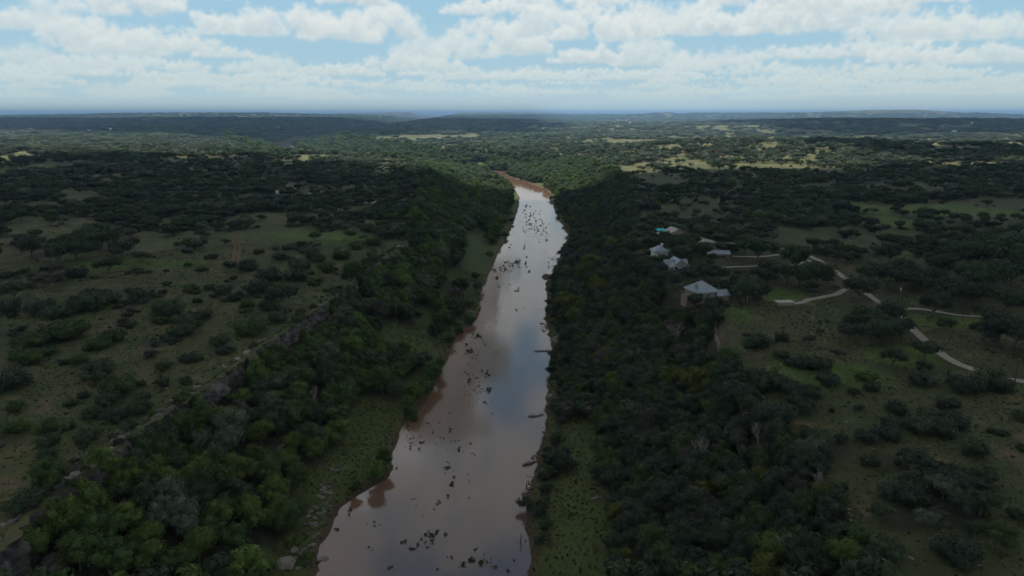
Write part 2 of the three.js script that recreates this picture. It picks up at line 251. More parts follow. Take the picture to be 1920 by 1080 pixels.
// how thickly trees stand (0 to 1)
const clump = (x, d) => fbm(x / 46 + 4, d / 46, 3) + 0.5 * noise2(x / 17, d / 17);
function zone(x, d) {
  const xl = bankL(d), xr = bankR(d);
  if (x > xl && x < xr) return 'river';
  if (x <= xl) { const s = xl - x, W = xl - edgeL(d); return s < W ? 'gorgeL' : 'left'; }
  const s = x - xr, W = edgeR(d) - xr;
  return s < W ? 'gorgeR' : 'right';
}
function cover(x, d, z = zone(x, d)) {
  if (z === 'river') return 0;
  const r = Math.hypot(x, d), open = Math.max(within(OPEN, x, d), within(MEADOW, x, d), 0.86 * within(GLADE, x, d));
  let c;
  if (z === 'gorgeL' || z === 'gorgeR') {
    const s = z === 'gorgeL' ? bankL(d) - x : x - bankR(d), strip = z === 'gorgeL' ? mix(10, 19, ss(-0.2, 0.3, noise2(d / 40, 5))) * (1 - 0.25 * ss(420, 700, d)) : 4;
    c = mix(0.1, 0.97, ss(strip * 0.6, strip * 1.2, s));
  } else {
    const k = clump(x, d);
    const left = z === 'left', py = shown(x, 25, d).py;
    const amount = left ? mix(0.13, 0.54, ss(530, 390, py)) : mix(0.07, 0.52, ss(570, 430, py));
    c = ss(1 - amount - 0.16, 1 - amount + 0.16, 0.5 + k * 1.15);
    if (r > 1100) c = 0.93 * mix(c, ss(0.1, 0.4, 0.37 + 0.95 * fbm(x / 260, d / 420, 4) + 0.7 * noise2(x / 50, d / 75) - (left ? 0 : 0.12 * ss(5000, 2500, r) + 0.1 * ss(600, 900, r) * ss(2600, 1900, r))), ss(1100, 1500, r));
  }
  return c * (1 - open);
}
// ------------------------------------------------------------------ ground: one sheet from under the drone to the horizon
const speckle = (() => {                                          // fine tufts and bare spots, 512 px for 26 m
  const N = 512, data = new Uint8Array(N * N * 4), h = new Uint8Array(N * N * 4), r = rng(31), a = new Float32Array(N * N);
  for (let k = 0; k < 9000; k++) { const cx = r() * N, cy = r() * N, s = 1.5 + 5 * r() * r() + r() * 2, v = (r() - 0.55) * 0.5; for (let y = -Math.ceil(s); y <= s; y++) for (let x = -Math.ceil(s); x <= s; x++) { const q = Math.hypot(x, y) / s; if (q < 1) a[((Math.floor(cy + y) + N) % N) * N + (Math.floor(cx + x) + N) % N] += v * (1 - q * q); } }
  for (let i = 0; i < N * N; i++) { const v = clamp(0.78 + 0.42 * a[i] + 0.16 * (r() - 0.5), 0.25, 1), b = clamp(0.5 - a[i] * 0.5, 0, 1); data.set([v * 255, v * 252, v * 244, 255], i * 4); h.set([b * 255, b * 255, b * 255, 255], i * 4); }
  const t = (d, srgb) => { const q = new THREE.DataTexture(d, N, N); q.wrapS = q.wrapT = THREE.RepeatWrapping; q.magFilter = q.minFilter = THREE.LinearFilter; if (srgb) q.colorSpace = THREE.SRGBColorSpace; q.needsUpdate = true; return q; };
  return { map: t(data, true), bump: t(h, false) };
})();
const C3 = (r, g, b) => [r, g, b], blend = (a, b, t) => [a[0] + (b[0] - a[0]) * t, a[1] + (b[1] - a[1]) * t, a[2] + (b[2] - a[2]) * t];
function soilColor(x, d, y) {
  const z = zone(x, d), r = Math.hypot(x, d);
  if (z === 'river') return C3(0.14, 0.085, 0.055);
  const n1 = fbm(x / 24, d / 24, 3), n2 = fbm(x / 7 + 9, d / 7, 3), n3 = fbm(x / 85 + 30, d / 85, 2);
  let c = blend(C3(0.092, 0.126, 0.043), C3(0.172, 0.168, 0.072), clamp(0.36 + 1.7 * n1 + 1.8 * n2, 0, 1));
  c = blend(c, C3(0.095, 0.135, 0.038), clamp(0.2 + 1.6 * n3, 0, 1) * 0.8);
  if (z === 'right') c = blend(c, C3(0.055, 0.078, 0.024), 0.42);
  const mead = within(MEADOW, x, d);
  if (mead) c = blend(c, C3(0.125, 0.23, 0.03), mead * clamp(0.75 + n2, 0, 1));
  if (n2 > 0.2 && z !== 'gorgeL') c = blend(c, C3(0.25, 0.19, 0.12), ss(0.2, 0.36, n2) * 0.7);
  if (r > 600) c = blend(c, C3(0.26, 0.245, 0.10), ss(600, 1300, r) * clamp(0.5 + n1 * 1.4, 0.1, 0.95) * (1 - mead) * 1.0);
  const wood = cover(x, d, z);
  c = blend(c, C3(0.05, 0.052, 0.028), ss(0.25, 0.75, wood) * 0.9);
  if (z === 'gorgeL' || z === 'gorgeR') {
    const s = z === 'gorgeL' ? bankL(d) - x : x - bankR(d);
    if (wood < 0.6) c = blend(c, C3(0.100, 0.150, 0.038), 0.8 * (1 - wood));
    c = blend(C3(0.13, 0.083, 0.056), c, ss(0.3, 3.2, s + 1.4 * n2));
    if (r > 850) c = blend(c, C3(0.17, 0.115, 0.075), ss(6, 1.5, s) * 0.7);
  }
  return c;
}
const matGround = new THREE.MeshStandardMaterial({ vertexColors: true, map: speckle.map, bumpMap: speckle.bump, bumpScale: 0.35, roughness: 1 });
{
  const angles = [], radii = [4, 25, 50, 75];
  for (let i = 0; i <= 560; i++) angles.push(rad(-44 + 88 * i / 560));
  for (let i = 1; i < 40; i++) angles.push(rad(44 + 272 * i / 40));
  for (let i = 0; i <= 620; i++) radii.push(92 * Math.pow(45000 / 92, i / 620));
  const n = angles.length, pos = new Float32Array(n * radii.length * 3), col = new Float32Array(pos.length), uv = new Float32Array(n * radii.length * 2), idx = [];
  radii.forEach((r, j) => angles.forEach((a, i) => {
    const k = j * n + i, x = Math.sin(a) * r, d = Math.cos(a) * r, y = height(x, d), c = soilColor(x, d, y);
    pos.set([x, y, -d], k * 3); col.set(c, k * 3); uv.set([x / 26, d / 26], k * 2);
    if (j) { const i1 = (i + 1) % n, A = (j - 1) * n + i, B = (j - 1) * n + i1, C = j * n + i, D = j * n + i1; idx.push(A, C, B, B, C, D); }
  }));
  const g = new THREE.BufferGeometry();
  g.setAttribute('position', new THREE.BufferAttribute(pos, 3)); g.setAttribute('color', new THREE.BufferAttribute(col, 3)); g.setAttribute('uv', new THREE.BufferAttribute(uv, 2)); g.setIndex(idx); g.computeVertexNormals();
  const m = mesh('ground', g, matGround, scene);
  tag(m, 'rolling ground of grass, scrub and rocky soil reaching the horizon', null, null, 'structure');
}

// ------------------------------------------------------------------ the muddy river
{
  const N = 512, h = new Uint8Array(N * N * 4), q = (x, y) => Math.abs(noise3(x, y, 3.3));
  for (let y = 0; y < N; y++) for (let x = 0; x < N; x++) {
    const per = (f, s, z) => { const u = x / N, v = y / N; let r = 0; for (const [a, b, w] of [[u, v, (1 - u) * (1 - v)], [u - 1, v, u * (1 - v)], [u, v - 1, (1 - u) * v], [u - 1, v - 1, u * v]]) r += w * noise3(a * f + 40, b * f * s + 40, z); return r; };
    const v = clamp(0.5 + 0.5 * per(14, 1.6, 0.5) + 0.35 * per(40, 1.3, 4.5) + 0.25 * per(100, 1.2, 8.5), 0, 1) * 255;
    h.set([v, v, v, 255], (y * N + x) * 4);
  }
  const t = new THREE.DataTexture(h, N, N); t.wrapS = t.wrapT = THREE.RepeatWrapping; t.magFilter = t.minFilter = THREE.LinearFilter; t.needsUpdate = true;
  const water = new THREE.MeshPhysicalMaterial({ vertexColors: true, roughness: 0.03, ior: 1.5, bumpMap: t, bumpScale: 0.012 });
  const pos = [], col = [], uv = [], idx = []; let k = 0, prev = null;
  for (let d = 20; d < 1900; d *= 1.004) {
    const xl = bankL(d) - 7, xr = bankR(d) + 7, M = 26;
    for (let i = 0; i <= M; i++) {
      const x = mix(xl, xr, i / M), f = 0.5 + 0.9 * fbm(x / 13, d / 55, 4), far = ss(500, 1000, d), c = blend(blend(C3(0.080, 0.056, 0.050), C3(0.16, 0.103, 0.082), clamp(f + 0.5 * ss(30, 0, Math.min(i, M - i) * 3), 0, 1)), C3(0.19, 0.112, 0.078), Math.max(far, 0.75 * ss(17, 2, x - xl - 7 + 7 * fbm(x / 16, d / 24, 3))));
      pos.push(x, 0, -d); col.push(...c); uv.push(x / 22, d / 30);
      if (prev !== null && i < M) { const A = prev + i, C = k + i; idx.push(A, A + 1, C, A + 1, C + 1, C); }
    }
    prev = k; k += M + 1;
  }
  const g = new THREE.BufferGeometry();
  g.setAttribute('position', new THREE.Float32BufferAttribute(pos, 3)); g.setAttribute('color', new THREE.Float32BufferAttribute(col, 3)); g.setAttribute('uv', new THREE.Float32BufferAttribute(uv, 2)); g.setIndex(idx); g.computeVertexNormals();
  tag(mesh('river', g, water, scene), 'muddy brown river reflecting the clouded sky', null, null, 'structure');
}

// ------------------------------------------------------------------ roads and dirt tracks, draped on the ground
function strip(line, w, off, lift) {
  const pos = [], uv = [], idx = [], M = 3;
  line.forEach((p, i) => {
    const a = line[Math.max(0, i - 1)], b = line[Math.min(line.length - 1, i + 1)], L = Math.hypot(b.x - a.x, b.z - a.z) || 1, nx = (b.z - a.z) / L, nz = -(b.x - a.x) / L;
    for (let j = 0; j <= M; j++) { const s = off + (j / M - 0.5) * w * (1 + 0.25 * noise2(i * 0.5, j ? 3 : 9)), x = p.x + nx * s, d = p.z + nz * s; pos.push(x, height(x, d) + lift, -d); uv.push(x / 26, d / 26); }
    if (i) for (let j = 0; j < M; j++) { const A = (i - 1) * (M + 1) + j, C = i * (M + 1) + j; idx.push(A, C, A + 1, A + 1, C, C + 1); }
  });
  const g = new THREE.BufferGeometry();
  g.setAttribute('position', new THREE.Float32BufferAttribute(pos, 3)); g.setAttribute('uv', new THREE.Float32BufferAttribute(uv, 2)); g.setIndex(idx); g.computeVertexNormals();
  if (g.attributes.normal.getY(0) < 0) { g.index.array.reverse(); g.computeVertexNormals(); }
  return g;
}
const matRoad = new THREE.MeshStandardMaterial({ color: new THREE.Color().setRGB(0.52, 0.50, 0.47), map: speckle.map, roughness: 0.95 });
for (const r of ROADS) { const far = r.line[0].z > 500; tag(mesh(numbered(r.name), strip(r.line, r.w, 0, far ? 0.5 : 0.28), matRoad, scene), r.what, null, null, 'structure'); }
for (const r of TRACKS) {
  const m = new THREE.MeshStandardMaterial({ color: new THREE.Color().setRGB(...r.c), map: speckle.map, roughness: 1 }), lift = r.line[0].z > 500 ? 0.5 : 0.14;
  const g = r.two ? mergeGeometries([strip(r.line, r.w * 0.3, -r.w * 0.34, lift), strip(r.line, r.w * 0.3, r.w * 0.34, lift)]) : strip(r.line, r.w, 0, lift);
  tag(mesh(numbered('dirt_track'), g, m, scene), r.what, null, null, 'structure');
}

// ------------------------------------------------------------------ rocks
const rockTone = (g, r, lo = 0.8) => { const n = g.attributes.position.count, c = new Float32Array(n * 3); for (let i = 0; i < n; i++) { const v = lo + (1 - lo) * r(); c.set([v, v * 0.99, v * 0.97], i * 3); } g.setAttribute('color', new THREE.BufferAttribute(c, 3)); return g; };
function rockShape(seed, flat, square) {
  const r = rng(seed), g = square ? new THREE.BoxGeometry(2, 2, 2, 2, 2, 2).toNonIndexed() : new THREE.IcosahedronGeometry(1, 1), p = g.attributes.position, v = new THREE.Vector3(), s = seed * 3.1;
  for (let i = 0; i < p.count; i++) {
    v.fromBufferAttribute(p, i);
    const k = 1 + 0.34 * noise3(v.x * 1.1 + s, v.y * 1.1, v.z * 1.1) + 0.2 * noise3(v.x * 2.7, v.y * 2.7 + s, v.z * 2.7);
    v.multiplyScalar(k * (square ? 0.82 : 1)); v.y *= flat; p.setXYZ(i, v.x, v.y, v.z);
  }
  g.deleteAttribute('uv'); g.deleteAttribute('normal'); g.computeVertexNormals();
  return rockTone(g, r);
}
const ROCKS = [0, 1, 2, 3, 4, 5].map((i) => rockShape(11 + i, [0.55, 0.7, 0.4, 0.5, 0.62, 0.34][i], i % 2 === 1));
const stony = [[0.17, 0.165, 0.16], [0.12, 0.115, 0.115], [0.23, 0.215, 0.195], [0.13, 0.10, 0.08]].map((c) => new THREE.MeshStandardMaterial({ color: new THREE.Color().setRGB(...c), vertexColors: true, roughness: 0.95, flatShading: true }));

// limestone cliff along the left rim: a stepped rock face with blocks broken from it
{
  const cliff = thing('limestone_cliff', 0, 0, 0); tag(cliff, 'grey limestone cliff band along the left rim of the gorge', null, null, 'structure');
  const r = rng(404), pos = [], idx = [], col = [], ROWS = 15, d0 = 84, d1 = 432, stepd = 0.7;
  let n = 0;
  for (let d = d0; d <= d1; d += stepd, n++) {
    const x0 = edgeL(d), top = height(x0 - 3.2, d) + 0.25, foot = height(x0 + 3.0, d) - 1.2, e = edgeL(d + 1) - x0, nx = 1 / Math.hypot(1, e), nd = -e / Math.hypot(1, e), open = ss(-0.25, 0.1, noise2(d / 23, 71) + 0.12);
    for (let j = 0; j <= ROWS; j++) {
      const t = j / ROWS, layer = Math.floor(t * 6 + 0.8 * noise2(d / 9, 13)), ledge = 0.75 * noise3(layer * 5.1, d / 7, 2.2) + 0.5 * noise3(layer * 2.7, d / 2.1, 9.9) + 0.6 * noise3(d * 0.9, t * 9, 4.4);
      let o = 1.5 + 1.5 * open * noise2(d / 13, 95) + 1.3 * noise2(d / 4.1, 45) - 1.5 * ss(0.25, 0.5, Math.abs(noise2(d / 3.3, 87))) * (1 - t) + (0.9 + open) * ledge - 0.9 * t * (1 - open * 0.7);
      let y = mix(foot, top, Math.min(1, t * 1.16)) + 0.35 * noise3(d * 0.5, t * 7, 17);
      if (t > 0.86) { o = mix(o, -1.2 + 1.0 * noise2(d / 3, 66), (t - 0.86) / 0.14); y = top + 0.9 * noise2(d / 5, 36) * (1 - (t - 0.86) / 0.14) - 0.15 * ((t - 0.86) / 0.14) + 0.2 * noise3(d * 0.6, t * 20, 3) - (j === ROWS ? 0.4 : 0); }
      pos.push(x0 + nx * o, y, -(d + nd * o));
      const soil = t > 0.83 ? soilColor(x0 - 3, d).map((q) => q * 0.6) : null, v = 0.72 + 0.6 * noise3(d * 0.35, t * 12, 31) + 0.4 * noise3(d * 1.7, t * 30, 11), st = ss(0.05, 0.4, noise3(d * 0.22, t * 2, 57)); col.push(...soil ?? blend([0.165 * v, 0.157 * v, 0.15 * v], [0.075 * v, 0.07 * v, 0.07 * v], st));
      if (n && j < ROWS) { const A = (n - 1) * (ROWS + 1) + j, C = n * (ROWS + 1) + j; idx.push(A, C, A + 1, A + 1, C, C + 1); }
    }
  }
  let g = new THREE.BufferGeometry();
  g.setAttribute('position', new THREE.Float32BufferAttribute(pos, 3)); g.setAttribute('color', new THREE.Float32BufferAttribute(col, 3)); g.setIndex(idx);
  g = g.toNonIndexed(); g.computeVertexNormals();
  mesh('rock_face', g, new THREE.MeshStandardMaterial({ vertexColors: true, roughness: 0.95, side: THREE.DoubleSide }), cliff);
  for (let i = 0; i < 230; i++) {
    const d = i < 120 ? 104 + 80 * r() : 104 + 320 * r(), below = r() < 0.45, x = edgeL(d) + (below ? 2.5 + 2.5 * r() : -0.5 - 3.5 * r() * r()), s = (below ? 0.7 : 0.35) + 0.8 * r() * r();
    const m = mesh('rock_block', ROCKS[Math.floor(r() * 6)], stony[Math.floor(r() * 3)], cliff);
    m.position.set(x, height(x, d) + s * 0.15, -d); m.scale.set(s * (1 + r()), s, s * (1 + 0.6 * r())); m.rotation.set(0.3 * (r() - 0.5), r() * 7, 0.3 * (r() - 0.5));
  }
}
// what a label can point from: landmarks of the place and where they show in the photograph
const MARKS = [[1314, 545, 'the stone house'], [1267, 495, 'the white gabled house'], [1236, 476, 'the cottage with a cupola'], [1346, 476, 'the long low barn'], [1262, 437, 'the tan house'], [1675, 585, 'the road junction'], [1902, 705, 'the utility pole at the right edge'], [1470, 570, 'the low grey shed'], [1353, 650, 'the rubble wall'],
  [1590, 792, 'the rubble heap in the right field'], [1640, 400, 'the bright green right meadow'], [443, 470, 'the red wheel track'], [40, 482, 'the brown track at the left'], [650, 378, 'the looping left road'], [1157, 790, 'the pale outcrop in the right wood'], [605, 940, 'the boulders on the left bank'], [588, 760, 'the upper footpath'], [530, 835, 'the lower footpath'],
  [575, 590, 'the middle cliff section'], [700, 490, 'the farthest cliff section'], [415, 715, 'the long cliff step'], [100, 920, 'the nearest cliff section'], [975, 372, 'the sunlit river bend'], [993, 875, 'the driftwood tangle'], [1017, 664, 'the grey driftwood log'], [976, 1015, 'the thin bare snag'], [1026, 521, 'the brown mud spit'], [1850, 595, 'the side road end'],
  [1780, 1050, 'the bottom right corner'], [40, 1060, 'the bottom left corner'], [1330, 1070, 'the bottom edge below the right wood'], [1085, 900, 'the grassy right bank'], [765, 640, 'the left bank meadow'], [110, 640, 'the left edge of the open plateau'], [810, 1008, 'the largest clump of drowned bushes'], [890, 700, 'the midstream bushes'], [1002, 418, 'the far upstream thicket'], [962, 497, 'the upstream left shallows'], [1700, 860, 'the middle of the right field'], [1820, 500, 'the big right oak grove']];
const TH = ['', 'second ', 'third ', 'fourth ', 'fifth ', 'sixth ', 'seventh ', 'eighth ', 'ninth ', 'tenth ', 'eleventh ', 'twelfth ', 'thirteenth ', 'fourteenth ', 'fifteenth ', 'sixteenth ', 'seventeenth ', 'eighteenth ', 'nineteenth ', 'twentieth ', ...['twenty', 'thirty', 'forty', 'fifty'].flatMap((t, k) => [...(k ? [['twentieth', 'thirtieth', 'fortieth', 'fiftieth'][k] + ' '] : []), ...['first', 'second', 'third', 'fourth', 'fifth', 'sixth', 'seventh', 'eighth', 'ninth'].map((u) => `${t}-${u} `)])];
const toLabel = [];
const singled = (o, look, x, y, d) => toLabel.push({ o, look, ...shown(x, y, d) });
function labelAll() {
  const near = (p, m) => Math.hypot(p.px - m[0], (p.py - m[1]) * 1.6), kin = new Map(), taken = new Set();
  for (const p of toLabel) { if (!kin.has(p.look)) kin.set(p.look, []); kin.get(p.look).push(p); }
  for (const [look, list] of kin) {
    const order = MARKS.map((m) => [...list].sort((a, b) => near(a, m) - near(b, m)));
    for (const p of list) {
      let best = null;
      MARKS.forEach((m, k) => { const rank = order[k].indexOf(p), cost = rank * 40 + near(p, m); if (!best || cost < best[0]) best = [cost, rank, m]; });
      p.o.userData.label = `${TH[best[1]] ?? 'outlying '}${best[1] >= TH.length ? '' : 'nearest '}${look} ${best[1] >= TH.length ? 'near' : 'to'} ${best[2][2]}`;
    }
  }
}
{
  const r = rng(919), spots = [], add = (px, py, wide, tone, n = 1, sx = 0, sy = 0, what) => { for (let i = 0; i < n; i++) { const a = at(px + sx * (r() + r() - 1), py + sy * (r() + r() - 1)), k = 0.62 * wide * a.t / FOCAL * (n > 1 ? 0.4 + 1.0 * r() * r() : 1.3); spots.push([a.x, a.d, k / 2, tone < 0 ? Math.floor(r() * 3) : tone, what]); } };
  const bank = 'on the stony left river bank', rim = 'along the rim of the right gorge', ledge = 'on the muddy right river bank';
  add(612, 925, 15, -1, 26, 18, 46, bank); add(590, 975, 17, -1, 30, 26, 34, bank); add(622, 895, 11, -1, 16, 16, 26, bank); add(565, 1035, 22, -1, 14, 34, 20, bank); add(540, 1062, 34, 2, 4, 30, 8, bank); add(607, 1055, 18, 2, 2, 8, 5, bank); add(640, 870, 9, -1, 10, 14, 24, bank);
  add(800, 690, 7, 3, 10, 16, 20, bank); add(880, 588, 8, 2, 12, 14, 20, bank); add(884, 578, 9, 2, 6, 8, 12, bank); add(868, 610, 7, 3, 8, 12, 16, bank); add(905, 560, 6, 3, 8, 6, 16, bank);
  add(1026, 521, 24, 3, 1, 0, 0, ledge); add(1034, 580, 22, 3, 1, 0, 0, ledge); add(1030, 575, 10, 3, 5, 8, 10, ledge); add(1020, 618, 12, 3, 9, 8, 16, ledge); add(1040, 640, 14, 2, 8, 9, 12, ledge); add(1036, 660, 10, 2, 6, 8, 12, ledge); add(1030, 745, 11, -1, 14, 9, 30, ledge); add(1020, 795, 10, 3, 10, 9, 26, ledge);
  add(1000, 860, 12, 3, 9, 10, 16, ledge); add(993, 905, 10, 3, 8, 8, 20, ledge); add(1040, 495, 8, 3, 9, 12, 16, ledge); add(990, 985, 9, 3, 9, 6, 40, ledge);
  add(1157, 790, 22, 0, 1, 0, 0, 'among the trees of the right gorge'); add(1176, 772, 12, 0, 2, 6, 6, 'among the trees of the right gorge'); add(1260, 620, 14, 0, 2, 6, 6, 'among the trees of the right gorge');
  add(1362, 705, 9, -1, 12, 14, 26, rim); add(1400, 770, 10, -1, 14, 22, 30, rim); add(1440, 805, 9, -1, 12, 22, 18, rim); add(1495, 845, 10, -1, 14, 20, 26, rim); add(1530, 890, 10, -1, 12, 20, 20, rim); add(1595, 970, 13, 0, 6, 20, 20, rim);
  add(1297, 582, 7, 2, 14, 18, 9, 'in the rock garden below the stone house'); add(1464, 683, 6, 2, 8, 10, 4, 'in a rubble heap in the right field'); add(1590, 792, 6, 2, 8, 14, 4, 'in a rubble heap in the right field');
  add(245, 830, 16, 2, 5, 26, 14, 'below the left limestone cliff'); add(308, 805, 22, 2, 2, 8, 8, 'below the left limestone cliff'); add(140, 935, 14, 2, 8, 16, 20, 'below the left limestone cliff'); add(70, 1015, 16, 2, 6, 30, 16, 'below the left limestone cliff'); add(460, 760, 12, 2, 3, 30, 10, 'below the left limestone cliff');
  add(440, 985, 14, 2, 8, 20, 24, 'among trees of the left gorge'); add(385, 945, 14, 2, 3, 10, 10, 'among trees of the left gorge');
  for (const [x, d, s, tone, what] of spots) {
    const y = height(x, d), o = mesh(numbered('boulder'), ROCKS[Math.floor(r() * 6)], stony[tone], scene);
    o.position.set(x, Math.max(y, -0.1) + s * 0.12, -d); o.scale.set(s * (0.9 + 0.5 * r()), s * (0.8 + 0.4 * r()), s * (0.8 + 0.5 * r())); o.rotation.set(0.25 * (r() - 0.5), r() * 7, 0.25 * (r() - 0.5));
    singled(o, `${['grey', 'dark grey', 'pale', 'brown'][tone]} boulder`, x, y, d); tag(o, '', 'boulder', 'boulders ' + what);
  }
}
const CLOUD_BASE = 900;
const HOUSES = [[1314, 556, 11, 12], [1267, 500, 10, 10], [1236, 478, 7, 8], [1346, 477, 8, 7], [1264, 440, 12, 12], [1304, 446, 8, 16], [1470, 570, 6, 6]].map(([px, py, w, l]) => { const a = at(px, py + 7); return { x: a.x, d: a.d, w, l }; });
// ------------------------------------------------------------------ trees and shrubs
const paint = (g, c, r, spread = 0.18) => { const n = g.attributes.position.count, a = new Float32Array(n * 3); for (let i = 0; i < n; i++) { const v = 1 + spread * (r() - 0.5) * 2; a.set([c[0] * v, c[1] * v, c[2] * v], i * 3); } g.setAttribute('color', new THREE.BufferAttribute(a, 3)); return g; };
function crownShape(seed, { lumps, R, ry, cy, lump, leaves, leaf, core = 1, ragged = 0.3, under = -0.5 }) {
  const r = rng(seed), pos = [], nor = [], col = [], v = new THREE.Vector3(), blobs = [];
  for (let i = 0; i < lumps; i++) {
    const a = i * 2.39996 + r(), q = Math.sqrt((i + 0.5) / lumps), h = mix(under, 1, r()), k = Math.sqrt(Math.max(0, 1 - h * h * 0.75));
    blobs.push({ x: Math.cos(a) * q * R * k * (1 + ragged * (r() - 0.5)), y: cy + h * ry * Math.sqrt(Math.max(0.1, 1 - q * q * 0.55)), z: Math.sin(a) * q * R * k * (1 + ragged * (r() - 0.5)), s: lump * (0.65 + 0.7 * r()), t: 0.82 + 0.36 * r() });
  }
  const ico = new THREE.IcosahedronGeometry(1, core), ip = ico.attributes.position;
  for (const b of blobs) {
    if (core >= 0) for (let i = 0; i < ip.count; i++) {
      v.fromBufferAttribute(ip, i).normalize(); const k = b.s * 0.6 * (1 + 0.3 * noise3(v.x * 1.9 + b.x, v.y * 1.9 + b.y, v.z * 1.9 + seed));
      pos.push(b.x + v.x * k, b.y + v.y * k * 0.85, b.z + v.z * k); nor.push(v.x, v.y, v.z); col.push(b.t, b.t, b.t);
    }
    const n = Math.round(leaves * b.s * b.s / (lump * lump) / lumps);
    for (let i = 0; i < n; i++) {
      const z = 2 * r() - 1, a = r() * 6.2832, q = Math.sqrt(1 - z * z), d = new THREE.Vector3(Math.cos(a) * q, z, Math.sin(a) * q);
      const k = b.s * (0.55 + 0.68 * Math.sqrt(r())), c = new THREE.Vector3(b.x + d.x * k, b.y + d.y * k * 0.85, b.z + d.z * k), s = leaf * (0.6 + 0.8 * r());
      const n1 = d.clone().add(new THREE.Vector3(r() - 0.5, r() - 0.3, r() - 0.5).multiplyScalar(1.3)).normalize(), t1 = new THREE.Vector3(r() - 0.5, r() - 0.5, r() - 0.5).cross(n1).normalize(), t2 = n1.clone().cross(t1), tone = b.t * (0.75 + 0.5 * r());
      const P = [[-1, 0], [0.1, -0.55], [1, 0.1], [0, 0.6]].map(([p, w]) => c.clone().addScaledVector(t1, p * s).addScaledVector(t2, w * s)), N = d.clone().multiplyScalar(1.2).add(n1).normalize();
      for (const j of [0, 1, 2, 0, 2, 3]) { pos.push(P[j].x, P[j].y, P[j].z); nor.push(N.x, N.y, N.z); col.push(tone, tone, tone); }
    }
  }
  const g = new THREE.BufferGeometry();
  g.setAttribute('position', new THREE.Float32BufferAttribute(pos, 3)); g.setAttribute('normal', new THREE.Float32BufferAttribute(nor, 3)); g.setAttribute('color', new THREE.Float32BufferAttribute(col, 3));
  return g;
}
function limb(a, b, r0, r1, sides = 5) {
  const g = new THREE.CylinderGeometry(r1, r0, 1, sides, 1, true), d = new THREE.Vector3().subVectors(b, a), L = d.length();
  g.translate(0, 0.5, 0); g.scale(1, L, 1); g.applyQuaternion(new THREE.Quaternion().setFromUnitVectors(new THREE.Vector3(0, 1, 0), d.normalize())); g.translate(a.x, a.y, a.z); g.deleteAttribute('uv');
  return g.toNonIndexed();
}
const V = (x, y, z) => new THREE.Vector3(x, y, z);
function trunkShape(seed, fork, top, spread, r0) {
  const r = rng(seed), bend = V((r() - 0.5) * 0.6, fork, (r() - 0.5) * 0.6), parts = [limb(V(0, -0.6, 0), bend, r0, r0 * 0.75, 6)];
  for (let i = 0; i < 5; i++) { const a = i * 1.3 + r(), e = V(Math.cos(a) * spread * (0.6 + 0.5 * r()), top * (0.85 + 0.3 * r()), Math.sin(a) * spread * (0.6 + 0.5 * r())), m = bend.clone().lerp(e, 0.5).add(V(0, -0.3, 0)); parts.push(limb(bend, m, r0 * 0.55, r0 * 0.36), limb(m, e, r0 * 0.36, r0 * 0.14)); }
  return mergeGeometries(parts);
}
const bare = (seed) => {                                          // a dead tree: grey forking limbs
  const r = rng(seed), parts = [], grow = (p, dir, L, w, n) => {
    const e = p.clone().addScaledVector(dir, L); parts.push(limb(p, e, w, w * 0.65, 4));
    if (n) for (let i = 0; i < (n > 2 ? 3 : 2 + (r() < 0.5)); i++) grow(e, dir.clone().add(V(r() - 0.5, 0.25 * r(), r() - 0.5).multiplyScalar(1.5)).normalize(), L * (0.62 + 0.25 * r()), w * 0.62, n - 1);
  };
  grow(V(0, -0.3, 0), V(0.1, 1, 0).normalize(), 2.4, 0.24, 5);
  return mergeGeometries(parts);
};
const DEAD = [bare(1), bare(2), bare(3)];
const KINDS = {
  broadleaf_tree: { wide: 8, near: [0, 1, 2, 3, 4].map((i) => crownShape(100 + i, { lumps: 16, R: 3.1, ry: 2.7, cy: 4.6, lump: 1.5, leaves: 2300, leaf: 0.27, ragged: 0.6, under: -0.8 })), low: [0, 1, 2].map((i) => crownShape(140 + i, { lumps: 9, R: 3, ry: 2.6, cy: 4.4, lump: 1.75, leaves: 230, leaf: 0.7, core: 0, ragged: 0.5, under: -0.8 })), trunk: [0, 1].map((i) => trunkShape(160 + i, 2.4, 5.4, 2.2, 0.26)), part: 'crown' },
  live_oak: { wide: 9, near: [0, 1, 2, 3].map((i) => crownShape(200 + i, { lumps: 17, R: 4, ry: 1.5, cy: 4.1, lump: 1.3, leaves: 2200, leaf: 0.26, ragged: 0.7, under: -0.3 })), low: [0, 1, 2].map((i) => crownShape(240 + i, { lumps: 9, R: 3.7, ry: 1.5, cy: 3.9, lump: 1.6, leaves: 220, leaf: 0.68, core: 0, ragged: 0.6, under: -0.6 })), trunk: [0, 1].map((i) => trunkShape(260 + i, 1.7, 4.2, 3, 0.34)), part: 'crown' },
  juniper_bush: { wide: 5, near: [0, 1, 2, 3].map((i) => crownShape(300 + i, { lumps: 14, R: 2.1, ry: 0.85, cy: 0.95, lump: 0.85, leaves: 1500, leaf: 0.19, ragged: 0.8, under: -0.4 })), low: [0, 1, 2].map((i) => crownShape(340 + i, { lumps: 7, R: 2, ry: 0.8, cy: 0.9, lump: 1.0, leaves: 150, leaf: 0.5, core: 0, ragged: 0.8, under: -0.4 })), trunk: [0].map((i) => trunkShape(360 + i, 0.3, 1.1, 1.1, 0.1)), part: 'foliage' },
  flooded_bush: { wide: 2, near: [0, 1, 2, 3].map((i) => crownShape(400 + i, { lumps: 6, R: 0.8, ry: 0.5, cy: 0.6, lump: 0.36, leaves: 190, leaf: 0.15, ragged: 1, under: -0.6, core: 0 })), trunk: [0, 1].map((i) => trunkShape(460 + i, 0.3, 0.9, 0.6, 0.04)), part: 'foliage' },
};
